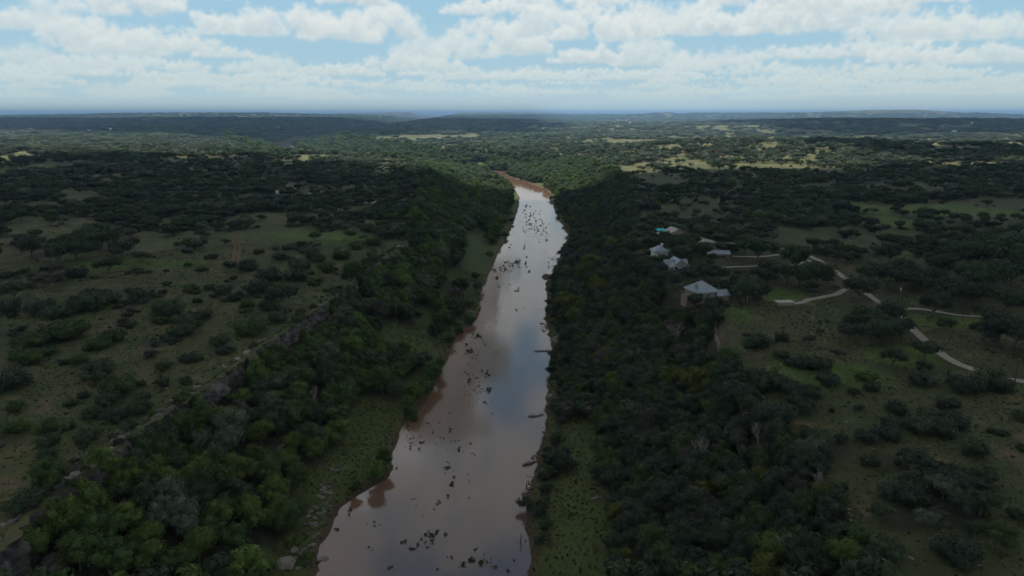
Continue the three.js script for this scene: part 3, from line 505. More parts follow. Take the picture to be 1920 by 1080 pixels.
const TINTS = [                                                   // leaf colours as they grow
  [[0.066, 0.098, 0.052], 'dark green'], [[0.072, 0.112, 0.040], 'deep green'], [[0.115, 0.175, 0.045], 'bright green'], [[0.115, 0.138, 0.032], 'yellow green'], [[0.135, 0.168, 0.112], 'grey green'], [[0.060, 0.084, 0.058], 'blackish green'], [[0.105, 0.095, 0.088], 'bare greyish'], [[0.085, 0.138, 0.046], 'fresh green'],
];
const leafy = (c) => new THREE.MeshPhysicalMaterial({ color: new THREE.Color().setRGB(...c), vertexColors: true, roughness: 1, transmission: 0.3, thickness: 0, specularIntensity: 0.25, side: THREE.DoubleSide });
const leafMats = TINTS.map(([c]) => leafy(c)), leafWhite = leafy([1, 1, 1]), bark = std(0.13, 0.11, 0.095), paleBark = std(0.24, 0.225, 0.21);
const veg = [];
const plant = (kind, x, d, w, tint, r, tall = 1, hint) => { veg.push({ kind, x, d, w, tint, tall: tall * (0.85 + 0.3 * r()), lean: 0.86 + 0.3 * r(), turn: r() * 6.28, pick: r(), shade: 0.85 + 0.3 * r(), hint }); };
const grid = new Map(), cell = (x, d) => Math.floor(x / 8) * 65536 + Math.floor(d / 8);
const crowd = (x, d, gap) => { for (let i = -1; i <= 1; i++) for (let j = -1; j <= 1; j++) for (const q of grid.get(cell(x + i * 8, d + j * 8)) ?? []) if (Math.hypot(q[0] - x, q[1] - d) < gap + q[2]) return true; return false; };
const hold = (x, d, w) => { const k = cell(x, d); if (!grid.has(k)) grid.set(k, []); grid.get(k).push([x, d, w]); };

// shrubs and trees traced one by one: [x, y, width] of each in the photograph
{
  const r = rng(61), J = 'juniper_bush', O = 'live_oak', B = 'broadleaf_tree';
  const row = (kind, tint, list, tall = 1, grow = 1) => { for (const [px, py, w] of list) { const a = at(px, py + w * (kind === J ? 0.14 : kind === O ? 0.36 : 0.34)), m = Math.max(0.7, w * a.t / FOCAL * grow); if (kind === O && (toRoad(a.x, a.d) < m * 0.3 || toRoad(a.x, a.d + 7) < 1.2)) continue;
    plant(kind, a.x, a.d, m, Array.isArray(tint) ? tint[Math.floor(r() * tint.length)] : tint, r, tall); hold(a.x, a.d, m * 0.42); } };
  row(J, [0, 0, 5, 1], [[143, 515, 35], [180, 560, 50], [205, 562, 40], [160, 575, 50], [110, 588, 50], [83, 582, 45], [17, 580, 40], [100, 627, 60], [130, 624, 40], [260, 553, 25], [305, 548, 15], [313, 533, 15], [358, 543, 28], [418, 545, 35], [393, 541, 20], [313, 585, 55], [302, 602, 30], [353, 605, 50], [382, 592, 35], [462, 573, 28],
    [440, 560, 25], [503, 575, 40], [467, 617, 60], [323, 623, 25], [347, 623, 30], [227, 610, 10], [245, 611, 20], [330, 569, 15], [370, 565, 15], [213, 633, 35], [430, 497, 25], [463, 500, 40], [485, 473, 18], [580, 472, 15], [528, 483, 28], [550, 493, 25], [598, 487, 28], [353, 497, 15], [397, 483, 20], [378, 507, 18], [507, 520, 50], [557, 518, 45],
    [483, 543, 45], [513, 543, 40], [118, 627, 70], [58, 644, 45], [49, 673, 50], [91, 660, 28], [27, 718, 60], [187, 698, 65], [207, 636, 32], [180, 649, 40], [151, 678, 28], [309, 689, 30], [307, 720, 26], [347, 716, 26], [262, 720, 18], [227, 729, 55], [356, 673, 32], [373, 673, 20], [284, 666, 24], [347, 622, 40], [413, 644, 35], [422, 658, 30],
    [173, 778, 32], [218, 782, 45], [204, 753, 40], [120, 680, 20], [89, 831, 32], [89, 853, 30], [98, 889, 45], [53, 944, 55], [164, 818, 45], [133, 757, 25], [158, 742, 20], [270, 745, 30], [262, 768, 40], [240, 800, 30], [130, 800, 24], [590, 530, 30], [612, 505, 34], [640, 480, 34], [668, 462, 30], [700, 456, 30], [566, 500, 36], [655, 438, 22], [690, 430, 26], [545, 545, 34], [520, 600, 34], [585, 480, 34]]);
  row(J, [7, 1], [[29, 804, 35], [29, 764, 30], [89, 802, 34], [176, 520, 14], [1627, 708, 34], [1822, 991, 20]]);
  row(O, [0, 5], [[28, 545, 45], [525, 558, 50], [462, 585, 26], [205, 500, 36], [145, 470, 50], [190, 455, 60], [110, 480, 40], [60, 470, 44], [230, 470, 40], [265, 480, 30]], 0.95);
  row(O, 6, [[97, 520, 46], [1420, 560, 18]], 0.7);
  row(J, [5, 0, 0], [[1422, 642, 55], [1464, 635, 28], [1400, 629, 16], [1440, 718, 60], [1470, 722, 50], [1415, 708, 40], [1467, 667, 30], [1453, 782, 60], [1430, 800, 40], [1523, 683, 50], [1495, 684, 36], [1545, 682, 30], [1550, 715, 42], [1637, 728, 26], [1727, 715, 38], [1807, 727, 50], [1853, 720, 55], [1880, 727, 36], [1678, 769, 36], [1773, 758, 36],
    [1671, 793, 36], [1725, 797, 55], [1760, 805, 55], [1789, 793, 45], [1740, 780, 40], [1662, 816, 44], [1620, 822, 36], [1540, 831, 56], [1520, 822, 40], [1633, 867, 30], [1682, 869, 12], [1829, 847, 44], [1838, 898, 50], [1713, 907, 60], [1740, 912, 40], [1691, 931, 60], [1720, 937, 40], [1909, 969, 28], [1793, 1038, 76], [1764, 953, 12], [1878, 813, 20], [1858, 808, 14], [1664, 1031, 50], [1640, 1050, 40],
    [1915, 782, 25], [1915, 840, 20], [1610, 765, 16], [1560, 770, 12], [1580, 915, 18], [1600, 735, 20]], 1.05);
  row(O, [0, 5, 5], [[1488, 543, 50], [1500, 520, 50], [1530, 517, 60], [1560, 535, 40], [1610, 545, 58], [1622, 513, 25], [1663, 520, 60], [1690, 508, 50], [1707, 520, 50], [1720, 530, 45], [1747, 525, 40], [1667, 480, 38], [1770, 503, 50], [1807, 487, 60], [1857, 490, 80], [1820, 512, 60], [1840, 527, 80], [1895, 515, 60], [1773, 550, 60], [1800, 540, 50], [1750, 577, 52], [1817, 557, 60],
    [1860, 580, 50], [1890, 567, 60], [1870, 618, 70], [1905, 628, 70], [1845, 625, 44], [1820, 658, 65], [1733, 657, 45], [1667, 593, 54], [1623, 597, 56], [1640, 612, 50], [1600, 605, 40], [1630, 630, 50], [1657, 625, 55], [1687, 615, 44], [1590, 625, 36], [1675, 673, 34], [1730, 692, 28], [1570, 662, 22], [1537, 622, 14], [1517, 638, 20], [1577, 392, 32], [1640, 433, 20], [1573, 422, 34],
    [1400, 545, 50], [1425, 550, 44], [1385, 552, 40], [1340, 570, 44], [1305, 566, 34], [1360, 540, 36], [1392, 528, 50], [1430, 520, 40], [1290, 452, 46], [1265, 462, 44], [1310, 470, 50], [1280, 475, 46], [1340, 490, 56], [1370, 488, 50], [1310, 498, 30], [1322, 510, 50], [1290, 520, 44], [1260, 525, 48], [1230, 505, 50], [1215, 490, 44], [1350, 512, 40], [1345, 440, 0], [1365, 445, 26], [1440, 500, 46], [1475, 515, 50], [1450, 480, 50],
    [1490, 490, 60], [1420, 470, 60], [1396, 460, 40], [1470, 455, 60], [1510, 460, 50], [1392, 515, 24], [1440, 523, 24]].filter((p) => p[2]), 1);
  row(B, [7, 2], [[705, 893, 38], [718, 862, 34], [666, 915, 24], [780, 742, 40], [800, 728, 36], [812, 705, 34], [824, 690, 28], [775, 785, 20], [764, 760, 24]], 1.1);
  row(B, 3, [[350, 752, 24], [355, 795, 36], [1333, 700, 28], [1304, 735, 60], [1060, 575, 40], [1075, 600, 34], [1110, 500, 44], [1150, 575, 34], [1120, 545, 40], [1090, 520, 34], [1145, 720, 34], [1265, 715, 46], [1340, 770, 40]], 1.05);
  row(B, 4, [[320, 950, 62], [300, 985, 50], [345, 985, 60], [300, 935, 40], [440, 815, 60], [420, 850, 50]], 1.1);
  row(B, [2, 7], [[90, 985, 56], [150, 1050, 60], [60, 1040, 60], [190, 1020, 66], [240, 985, 66], [215, 1060, 60], [280, 1050, 50], [330, 1065, 50], [375, 1040, 56], [390, 1000, 50], [445, 1025, 50], [470, 985, 50], [520, 935, 60], [505, 895, 50], [560, 900, 40], [545, 870, 44], [530, 1035, 0], [200, 880, 60], [240, 895, 50], [380, 890, 44], [355, 905, 44], [555, 835, 40], [590, 850, 40], [545, 1020, 22], [575, 1045, 24], [510, 1065, 18],
    [1610, 1010, 36], [1590, 1050, 50], [1445, 1040, 60]].filter((p) => p[2]), 1.05);
}
// the rest grows by itself: dense in the gorge, in clumps on the uplands, an unbroken wood far away
{
  const r = rng(5150), z0 = rad(43);
  for (let ring = 96; ring < 11000;) {
    const gap = ring < 900 ? mix(3.9, 5.8, ss(150, 500, ring)) : clamp(ring * 0.0066, 6.0, 40), n = Math.floor(2 * z0 * ring / gap);
    for (let i = 0; i < n; i++) {
      const a = -z0 + 2 * z0 * (i + r()) / n, q = ring + gap * (r() - 0.2), x = Math.sin(a) * q, d = Math.cos(a) * q, z = zone(x, d), lot = r();
      if (z === 'river' || (q > 6000 && height(x, d) > 92)) continue;
      const c = cover(x, d, z);
      if (lot > c) {
        if (q < 430 && z[0] !== 'g' && r() < 0.62 * ss(-0.1, 0.35, noise2(x / 14, d / 14) + 0.1)) plant('juniper_bush', x + 2 * r(), d + 2 * r(), 0.45 + 0.7 * r(), [1, 7, 0][Math.floor(r() * 3)], r, 0.9);
        if (q < 700 && r() < (z[0] === 'g' ? 0.22 * ss(0, 0.3, noise2(x / 9, d / 12)) : z === 'left' ? 0.09 : 0.05) && toRoad(x, d) > 1.5 && !crowd(x, d, 0.5)) plant('juniper_bush', x, d, 0.7 + 1.9 * r() * r(), [0, 1, 7, 5][Math.floor(r() * 4)], r, 1);
        continue;
      }
      if (q < 1100 && (toRoad(x, d) < gap * 0.55 || (z === 'right' && (toRoad(x, d + 6) < 2.6 || toRoad(x, d + 12) < 2.4 || toRoad(x, d + 18) < 2)))) continue;
      if (q < 650 && crowd(x, d, 1.4)) continue;
      if (z === 'gorgeL' && edgeL(d) + 5.5 > x && bareCliff(d)) continue;
      if (HOUSES.some((h) => Math.abs(x - h.x) < h.w && Math.abs(d - h.d) < h.l)) continue;
      if ((z[0] === 'g' || (z === 'left' ? x > edgeL(d) - 3 : false)) && q < 2200) {
        const k = noise2(x / 22 + 3, d / 22), near = ss(230, 130, q), e = r(), left = z === 'gorgeL' || z === 'left';
        const t = left ? (e < 0.14 + 0.34 * near ? 2 : e < 0.34 + 0.36 * near ? 7 : e < 0.42 + 0.2 * near ? 4 : e < 0.46 + 0.2 * near ? 6 : e < 0.72 ? 1 : 0) : (e < 0.045 ? 3 : e < 0.085 ? 6 : e < 0.2 + 0.3 * k ? 1 : e < 0.26 ? 7 : e < 0.62 ? 0 : 5);
        const s = left ? bankL(d) - x : x - bankR(d);
        plant('broadleaf_tree', x, d, gap * (1.15 + 1.0 * r() * r() + 0.3 * r()) * (s < 7 ? 0.7 : 1), q > 800 ? [0, 1, 7][Math.floor(r() * 3)] : t, r, s < 8 ? 0.75 : q > 1000 ? 0.85 : 1);
      } else {
        const k = r(), bush = q < 1000 && (k < 0.3 || (z === 'left' && q < 420));
        plant(bush ? 'juniper_bush' : 'live_oak', x, d, gap * (bush ? 0.35 + 0.6 * r() : 0.9 + 0.75 * r()), r() < 0.04 ? 6 : r() < 0.12 ? 1 : r() < (q > 900 ? 0.34 : 0.16) ? 4 : r() < 0.55 ? 5 : 0, r, q > 1500 ? 7 / gap * 0.95 + 0.1 : 1);
      }
    }
    ring += gap * 0.92;
  }
}
// trees at the foot of the cliff and shrubs along its rim
{
  const r = rng(3131);
  for (let d = 88; d < 440; d += 2.6 + 1.6 * r()) {
    const hide = noise2(d / 16, 77) + 0.25 * (r() - 0.5), x = edgeL(d);
    const bareHere = bareCliff(d) && hide > -0.35 + 0.2 * r();
    if (!bareHere) { plant('broadleaf_tree', x + 2.6 + 2.2 * r(), d, 5 + 3.6 * r(), [0, 1, 2, 7][Math.floor(r() * 4)], r, 1.3); if (r() < 0.6) plant('juniper_bush', x - 0.4 + 1.2 * r(), d + 1.2, 2.2 + 2.4 * r(), [0, 1, 5][Math.floor(r() * 3)], r, 1.2); }
    if (r() < (bareHere ? 0.25 : 0.8)) plant('juniper_bush', x - 1 - 4 * r(), d, 1.2 + 2.6 * r(), [0, 1, 5, 7][Math.floor(r() * 4)], r, 1.1);
  }
}
// bushes standing in the flood
{
  const r = rng(808), add = (px, py, w, n = 1, sx = 0, sy = 0) => { for (let i = 0; i < n; i++) { const [x, d] = onLevel(px + sx * (r() + r() - 1), py + sy * (r() + r() - 1), 0), t = Math.hypot(x, d, EYE); if (x > bankL(d) + 0.6 && x < bankR(d) - 0.6) plant('flooded_bush', x, d, 0.5 * w * t / FOCAL * (n > 1 ? 0.6 + 0.7 * r() : 1), r() < 0.3 ? 1 : r() < 0.5 ? 7 : 0, r, 1); } };
  add(1002, 418, 6, 34, 26, 24); add(992, 387, 6, 4, 8, 8); add(1020, 440, 6, 8, 10, 14); add(983, 463, 7, 3, 2, 8); add(987, 482, 8, 2); add(1012, 454, 5, 2); add(985, 494, 7, 4, 3, 7); add(962, 497, 7, 16, 20, 10); add(945, 505, 7, 10, 18, 8); add(972, 492, 8, 6, 6, 6); add(1032, 495, 5, 12, 12, 20); add(933, 522, 9, 3, 4, 4); add(926, 508, 7, 7, 8, 6); add(988, 510, 5, 6, 8, 4);
  add(968, 545, 6, 6, 9, 5); add(940, 535, 5, 10, 26, 6); add(957, 463, 5, 4, 6, 8); add(970, 580, 5, 3, 8, 5); add(985, 580, 5, 2, 6, 5);
  add(897, 633, 9, 8, 16, 8); add(873, 647, 9, 2, 3, 3); add(882, 658, 11, 5, 6, 5); add(909, 647, 6, 3, 4, 5); add(896, 665, 6, 4, 10, 6); add(876, 700, 9, 4, 5, 3); add(878, 715, 13, 3, 6, 3); add(893, 709, 6, 4, 6, 4); add(911, 702, 7, 8, 8, 8); add(918, 732, 10, 7, 8, 5); add(910, 755, 7, 5, 6, 6); add(922, 776, 6); add(895, 730, 5, 6, 14, 8);
  add(842, 775, 6, 1); add(844, 807, 9, 3, 3, 4); add(803, 794, 9, 2, 3, 4); add(812, 811, 6, 2, 4, 3); add(831, 822, 6, 3, 6, 2); add(858, 844, 8, 3, 4, 6); add(882, 835, 7, 2, 2, 6); add(891, 852, 6, 2, 4, 3); add(840, 878, 13, 2, 4, 2); add(853, 895, 9, 2, 3, 3); add(847, 910, 12, 3, 5, 4); add(877, 890, 6); add(839, 931, 13, 1); add(822, 944, 10, 3, 6, 5); add(879, 934, 6); add(762, 800, 8, 8, 10, 16); add(790, 830, 8, 5, 10, 14); add(770, 830, 10, 5, 8, 14);
  add(812, 1008, 12, 12, 30, 20); add(800, 1018, 14, 4, 20, 12); add(890, 745, 4, 14, 30, 40); add(930, 600, 4, 6, 30, 30); add(860, 870, 5, 12, 60, 60); add(950, 520, 4, 14, 40, 20); add(1000, 430, 4, 20, 40, 30); add(990, 400, 4, 10, 24, 16); add(790, 960, 5, 8, 60, 40); add(1000, 425, 3, 40, 36, 30); add(965, 500, 3, 30, 36, 16); add(885, 660, 4, 20, 24, 40); add(900, 725, 4, 24, 24, 30); add(850, 840, 4, 18, 40, 60); add(780, 820, 5, 14, 30, 30); add(890, 1055, 7, 14, 60, 16); add(1030, 490, 3, 14, 14, 26); add(756, 1018, 13, 4, 8, 5); add(770, 1030, 12, 3, 6, 4); add(882, 1049, 15, 3, 6, 4); add(902, 1055, 15, 3, 7, 4); add(867, 1060, 14, 2, 5, 3); add(929, 1064, 14, 1); add(952, 1071, 14, 1); add(964, 1051, 9); add(820, 1068, 10); add(848, 1046, 8, 3, 12, 5); add(890, 1030, 8, 3, 10, 4); add(730, 1065, 10, 3, 8, 4); add(697, 982, 7, 4, 24, 12); add(655, 955, 10, 6, 6, 12); add(630, 992, 10, 5, 10, 3); add(745, 880, 8, 3, 14, 6); add(700, 1030, 6, 3, 16, 8); add(985, 1010, 7, 3, 3, 22);
}
// largest in view one by one, the rest of each kind as one mass
const area = (v) => {
  const y = height(v.x, v.d), q = shown(v.x, Math.max(y, 0) + 1, v.d);
  return q.px > -10 && q.px < 1930 && q.py < 1090 && q.depth > 0 ? v.w / q.depth : 0;
};
const MASSES = { broadleaf_tree: ['woodland', 'dense wood of broadleaf trees filling the river gorge', 'wood'], live_oak: ['oak_woodland', 'spreading evergreen oak woods over the uplands to the horizon', 'wood'], juniper_bush: ['scrub', 'low juniper scrub scattered over the grassy uplands', 'scrub'], flooded_bush: ['reeds', 'small bushes drowned along the river', 'reeds'] };
const LIMIT = { broadleaf_tree: 300, live_oak: 290, juniper_bush: 290, flooded_bush: 295 };
const WORD = { broadleaf_tree: ['tree', 'tree'], live_oak: ['spreading oak', 'oak tree'], juniper_bush: ['juniper bush', 'bush'], flooded_bush: ['half-drowned bush', 'bush'] };
for (const kind of Object.keys(KINDS)) {
  const K = KINDS[kind], all = veg.filter((v) => v.kind === kind).map((v) => ({ ...v, size: area(v) })).sort((a, b) => b.size - a.size), one = all.filter((v) => v.size > 0).slice(0, LIMIT[kind]), rest = all.filter((v) => !one.includes(v));
  const proto = new Map();
  for (const v of one) {
    const i = Math.floor(v.pick * K.near.length), key = i + '/' + v.tint, y = kind === 'flooded_bush' ? -0.05 : height(v.x, v.d), s = v.w / K.wide;
    let o = proto.get(key);
    if (!o) { o = new THREE.Group(); mesh(K.part === 'crown' ? 'trunk' : 'stem', K.trunk[i % K.trunk.length], v.tint === 6 ? paleBark : bark, o); mesh(K.part, K.near[i], leafMats[v.tint], o); proto.set(key, o); } else o = o.clone();
    o.name = numbered(kind); o.position.set(v.x, y, -v.d); o.rotation.y = v.turn; o.scale.set(s * v.lean, s * v.tall, s / v.lean); scene.add(o);
    const z = zone(v.x, v.d), [word, cat] = WORD[kind], place = { river: 'standing in the brown river', gorgeL: v.x > bankL(v.d) - 9 ? 'on the left river bank' : 'in the left gorge wood', gorgeR: v.x < bankR(v.d) + 7 ? 'on the right river bank' : 'in the right gorge wood', left: 'on the left plateau', right: toRoad(v.x, v.d) < 7 ? 'beside the pale right road' : 'on the right upland' }[z];
    singled(o, `${TINTS[v.tint][1]} ${word}`, v.x, y + v.w * 0.3, v.d); tag(o, '', cat, `${{ tree: 'trees', 'oak tree': 'oaks', bush: 'bushes' }[cat]} ${place}`);
  }
  if (!rest.length) continue;
  const [name, label, cat] = MASSES[kind], mass = new THREE.Group(); mass.name = numbered(name); scene.add(mass); tag(mass, label, cat, null, 'stuff');
  const sets = [[K.near, (v) => v.size > 0.0115], ...(K.low ? [[K.low, (v) => v.size <= 0.0115]] : [])];
  if (!K.low) sets[0][1] = () => true;
  for (const [geos, ok] of sets) {
    const chosen = rest.filter(ok);
    geos.forEach((g, i) => {
      const mine = chosen.filter((v) => Math.floor(v.pick * geos.length) === i);
      if (!mine.length) return;
      const tr = K.trunk[i % K.trunk.length].clone(), full = mergeGeometries([g, paint(tr, [1.6, 1.15, 1.9], rng(3), 0.1)]), im = new THREE.InstancedMesh(full, leafWhite, mine.length), M = new THREE.Matrix4(), Q = new THREE.Quaternion(), col = new THREE.Color();
      im.name = K.part + '_mass'; im.castShadow = im.receiveShadow = true; mass.add(im);
      mine.forEach((v, n) => {
        const s = v.w / K.wide, c = TINTS[v.tint][0], y = kind === 'flooded_bush' ? -0.05 : height(v.x, v.d) - 0.1;
        M.compose(V(v.x, y, -v.d), Q.setFromAxisAngle(V(0, 1, 0), v.turn), V(s * v.lean, s * v.tall, s / v.lean)); im.setMatrixAt(n, M); im.setColorAt(n, col.setRGB(c[0] * v.shade, c[1] * v.shade, c[2] * v.shade));
      });
    });
  }
}
console.log('plants', veg.length, Object.keys(KINDS).map((k) => k + ' ' + veg.filter((v) => v.kind === k).length).join(', '));

// bare dead trees
[[1300, 880, 60], [1190, 690, 40], [1270, 650, 46], [1520, 930, 40], [380, 855, 44], [590, 760, 24], [1185, 790, 40], [1290, 905, 44], [1450, 1060, 60], [300, 880, 44], [77, 570, 12], [1240, 640, 36], [1420, 840, 40]].forEach(([px, py, w], i) => {
  const a = at(px, py + w * 0.2), o = thing('dead_tree', a.x, height(a.x, a.d), -a.d, i * 1.7), s = w * a.t / FOCAL / 8;
  mesh('branches', DEAD[i % 3], paleBark, o); o.scale.setScalar(Math.max(0.7, s)); o.position.y += i === 10 ? 0 : 1.5;
  singled(o, 'leafless grey dead tree', a.x, height(a.x, a.d) + 2, a.d); tag(o, '', 'dead tree', 'bare dead trees');
});
const join = (list) => mergeGeometries(list.map((g) => { const q = g.index ? g.toNonIndexed() : g.clone(); q.deleteAttribute('uv'); return q; }));
// ------------------------------------------------------------------ houses of the right upland
const tin = std(0.27, 0.32, 0.39, 0.5, { metalness: 0.25 }), tinDark = std(0.22, 0.25, 0.29, 0.5, { metalness: 0.3 }), stone = std(0.34, 0.285, 0.215), white = std(0.66, 0.66, 0.64), cream = std(0.50, 0.44, 0.33), tan = std(0.36, 0.28, 0.19), pane = std(0.02, 0.025, 0.03, 0.15), wood = std(0.10, 0.07, 0.05), concrete = std(0.42, 0.41, 0.39), teal = std(0.02, 0.50, 0.56, 0.6);
const box = (w, h, l, x, y, z) => { const g = new THREE.BoxGeometry(w, h, l); g.translate(x, y + h / 2, z); return g; };
function facets(list) { const p = []; for (const f of list) for (let i = 1; i < f.length - 1; i++) p.push(...f[0], ...f[i], ...f[i + 1]); const g = new THREE.BufferGeometry(); g.setAttribute('position', new THREE.Float32BufferAttribute(p, 3)); g.computeVertexNormals(); return g; }
function hip(w, l, h, x, y, z, ridge) {                           // hip roof with its soffit; ridge along z
  const a = w / 2, b = l / 2, c = ridge / 2, A = [x - a, y, z + b], B = [x + a, y, z + b], C = [x + a, y, z - b], D = [x - a, y, z - b], E = [x, y + h, z + c], F = [x, y + h, z - c], dn = (p) => [p[0], p[1] - 0.22, p[2]];
  return facets([[A, B, E], [B, C, F, E], [C, D, F], [D, A, E, F], [dn(A), dn(D), dn(C), dn(B)], [dn(A), dn(B), B, A], [dn(B), dn(C), C, B], [dn(C), dn(D), D, C], [dn(D), dn(A), A, D]]);
}
function gable(w, l, h, x, y, z, along = 'z', t = 0.18) {         // two sloping sheets with thickness; ridge along z or x
  const a = w / 2, b = l / 2, P = (u, v, k) => (along === 'z' ? [x + u, y + v, z + k] : [x + k, y + v, z + u]), out = [];
  for (const s of [-1, 1]) { const q = [P(s * a, 0, -b), P(s * a, 0, b), P(0, h, b), P(0, h, -b)], o = q.map((p) => [p[0], p[1] - t, p[2]]); out.push(q, [...o].reverse(), ...[0, 1, 2, 3].map((i) => [q[i], o[i], o[(i + 1) % 4], q[(i + 1) % 4]])); }
  return facets(out);
}
const gableEnd = (w, h, x, y, z, t = 0.2, along = 'z') => { const s = new THREE.Shape([new THREE.Vector2(-w / 2, 0), new THREE.Vector2(w / 2, 0), new THREE.Vector2(0, h)]), g = new THREE.ExtrudeGeometry(s, { depth: t, bevelEnabled: false }); if (along === 'x') g.rotateY(Math.PI / 2); g.translate(x, y, z); return g; };
function ribs(w, l, h, x, y, z, ridge, roof) {                    // standing seams of a sheet roof
  const parts = [];
  for (const s of [-1, 1]) for (let k = -l / 2 + 0.6; k < l / 2; k += 1.2) { const t = Math.min(1, Math.max(0.05, (l / 2 - Math.abs(k)) / Math.max(0.01, (l - ridge) / 2))), top = V(x + s * (w / 2) * (1 - t), y + h * t + 0.05, z + k), foot = V(x + s * w / 2, y + 0.05, z + k); parts.push(limb(foot, top, 0.05, 0.05, 4)); }
  mesh('seam_rib', join(parts), tin, roof).userData.kind = 'stuff';
}
const window_ = (o, w, h, x, y, z, turn = 0, frame = white) => { const f = mesh('window', box(w, h, 0.12, 0, 0, 0), frame, o); f.position.set(x, y, z); f.rotation.y = turn; for (const s of [-1, 1]) mesh('pane', box(w / 2 - 0.12, h - 0.2, 0.06, s * (w / 4), 0.1, 0.06), pane, f); return f; };
const site = (px, py, turn, name) => { const a = at(px, py); return thing(name, a.x, height(a.x, a.d) - 0.2, -a.d, turn); };
{ // stone house with the blue-grey hip roof, terrace tower and side wing
  const o = site(1314, 563, 0.32, 'stone_house'); o.position.y += 0.2; tag(o, 'tan stone house with blue-grey metal hip roof and small terrace tower', 'house');
  mesh('wall', box(9.2, 5.6, 9.2, 0, -1, 0), stone, o); const rf = mesh('roof', hip(10.8, 10.8, 3.7, 0, 4.7, 0, 0.6), tin, o); ribs(10.8, 10.8, 3.7, 0, 4.7, 0, 0.6, rf); mesh('chimney', box(0.8, 2.0, 0.8, -3.6, 5.6, 1.4), stone, rf);
  mesh('terrace_tower', join([box(4, 4.6, 4.4, -7, -1.4, 1.4), ...[-1.7, -0.6, 0.6, 1.7].flatMap((k) => [box(0.6, 0.6, 0.4, -7 + k, 3.2, 3.4), box(0.4, 0.6, 0.6, -8.8, 3.2, 1.4 + k)])]), std(0.24, 0.19, 0.15), o);
  for (const x of [-3, 0.2, 3.2]) window_(o, 1.3, 1.5, x, 2.4, 4.63); for (const z of [-2.5, 1.8]) window_(o, 1.2, 1.5, -4.63, 2.4, z, -Math.PI / 2);
  const p = mesh('porch', join([box(4.4, 0.3, 2.6, 1.8, -0.2, 6.1), ...[0, 1.8, 3.6].map((x) => box(0.2, 2.4, 0.2, x, 0.1, 7.2))]), wood, o); mesh('porch_roof', gable(3.2, 5, 1.3, 1.8, 2.4, 6.2, 'z'), tin, p); mesh('door', box(1, 2.1, 0.1, 1.8, 0.1, 4.64), wood, o);
  const wing = mesh('side_wing', box(5, 3, 4.6, 8.4, -0.8, 1.2), stone, o); mesh('roof', gable(5.6, 6, 1.9, 8.4, 2.2, 1.2, 'x'), tin, wing); mesh('gable', gableEnd(4.6, 1.6, 10.75, 2.2, 1.2, 0.15, 'x'), stone, wing);
}
{ // white house with gables
  const o = site(1267, 507, 0.12, 'white_house'); tag(o, 'white house with steep grey metal gables and cream front wall', 'house');
  mesh('wall', join([box(10, 3.4, 9, 0.4, -0.6, 0), box(3.2, 2.6, 5, -6.4, -0.6, 0.6)]), white, o);
  mesh('roof', join([gable(9.6, 10.4, 3.6, 0.6, 2.8, 0, 'z'), gable(5.6, 12, 2.6, 0, 2.9, -1.6, 'x')]), tin, o); mesh('front_gable', gableEnd(8.6, 3.1, 0.6, 2.75, 4.5), cream, o);
  for (const x of [-1.7, 2.5]) { const dg = mesh('dormer', join([box(2.6, 1.9, 0.7, x, 1.5, 4.85), gableEnd(2.6, 1.2, x, 3.4, 5.05, 0.15)]), white, o); mesh('dormer_roof', gable(3.3, 1.6, 1.45, x, 3.4, 5.0, 'z', 0.12), tinDark, dg); mesh('pane', box(1.3, 1.3, 0.08, x, 1.8, 5.2), pane, dg); }
  mesh('side_porch', join([box(3.6, 0.25, 5.4, -6.4, 3.1, 1), box(0.2, 2.6, 0.2, -8, 0.4, 3.4), box(0.2, 2.6, 0.2, -5, 0.4, 3.4)]), tin, o); mesh('porch_opening', box(1.8, 1.5, 0.1, -6.3, 0.6, 3.14), wood, o);
  mesh('lean_to_roof', box(6.4, 0.22, 3.6, 8.6, 2.3, -1), tin, o); mesh('lean_to_wall', box(6, 2.6, 3.2, 8.6, -0.4, -1), white, o); mesh('chimney', box(0.7, 1.3, 0.7, -1.8, 4.8, 1.6), stone, o);
  for (const x of [-3.2, 0.4, 4]) window_(o, 1.2, 1.3, x, 0.6, 4.53, 0, cream);
}
{
  const o = site(1236, 483, 0.2, 'cottage'); tag(o, 'small cottage with pale metal roof and cupola sunk among trees', 'house'); mesh('wall', box(7, 4.2, 6, 0, 0, 0), white, o); const rf = mesh('roof', hip(8.6, 7.6, 2.6, 0, 4.2, 0, 2.4), tin, o); mesh('cupola', join([box(0.9, 1, 0.9, 1.2, 6.4, 0), hip(1.3, 1.3, 0.6, 1.2, 7.6, 0, 0.1)]), white, rf); window_(o, 1.1, 1.2, -1.5, 2, 3.05);
}
{
  const o = site(1346, 481, -0.05, 'barn'); o.position.y -= 1.6; tag(o, 'long low barn with pale metal roof behind dark oaks', 'barn'); mesh('wall', box(11, 3.6, 5, 0, 0, 0), tan, o); const rf = mesh('roof', gable(6.2, 12, 1.6, 0, 3.7, 0, 'x'), tin, o); mesh('ridge_cap', box(12, 0.12, 0.5, 0, 5.27, 0), tinDark, rf); mesh('barn_door', box(2.6, 2.6, 0.1, 2, 0, 2.55), wood, o);
}
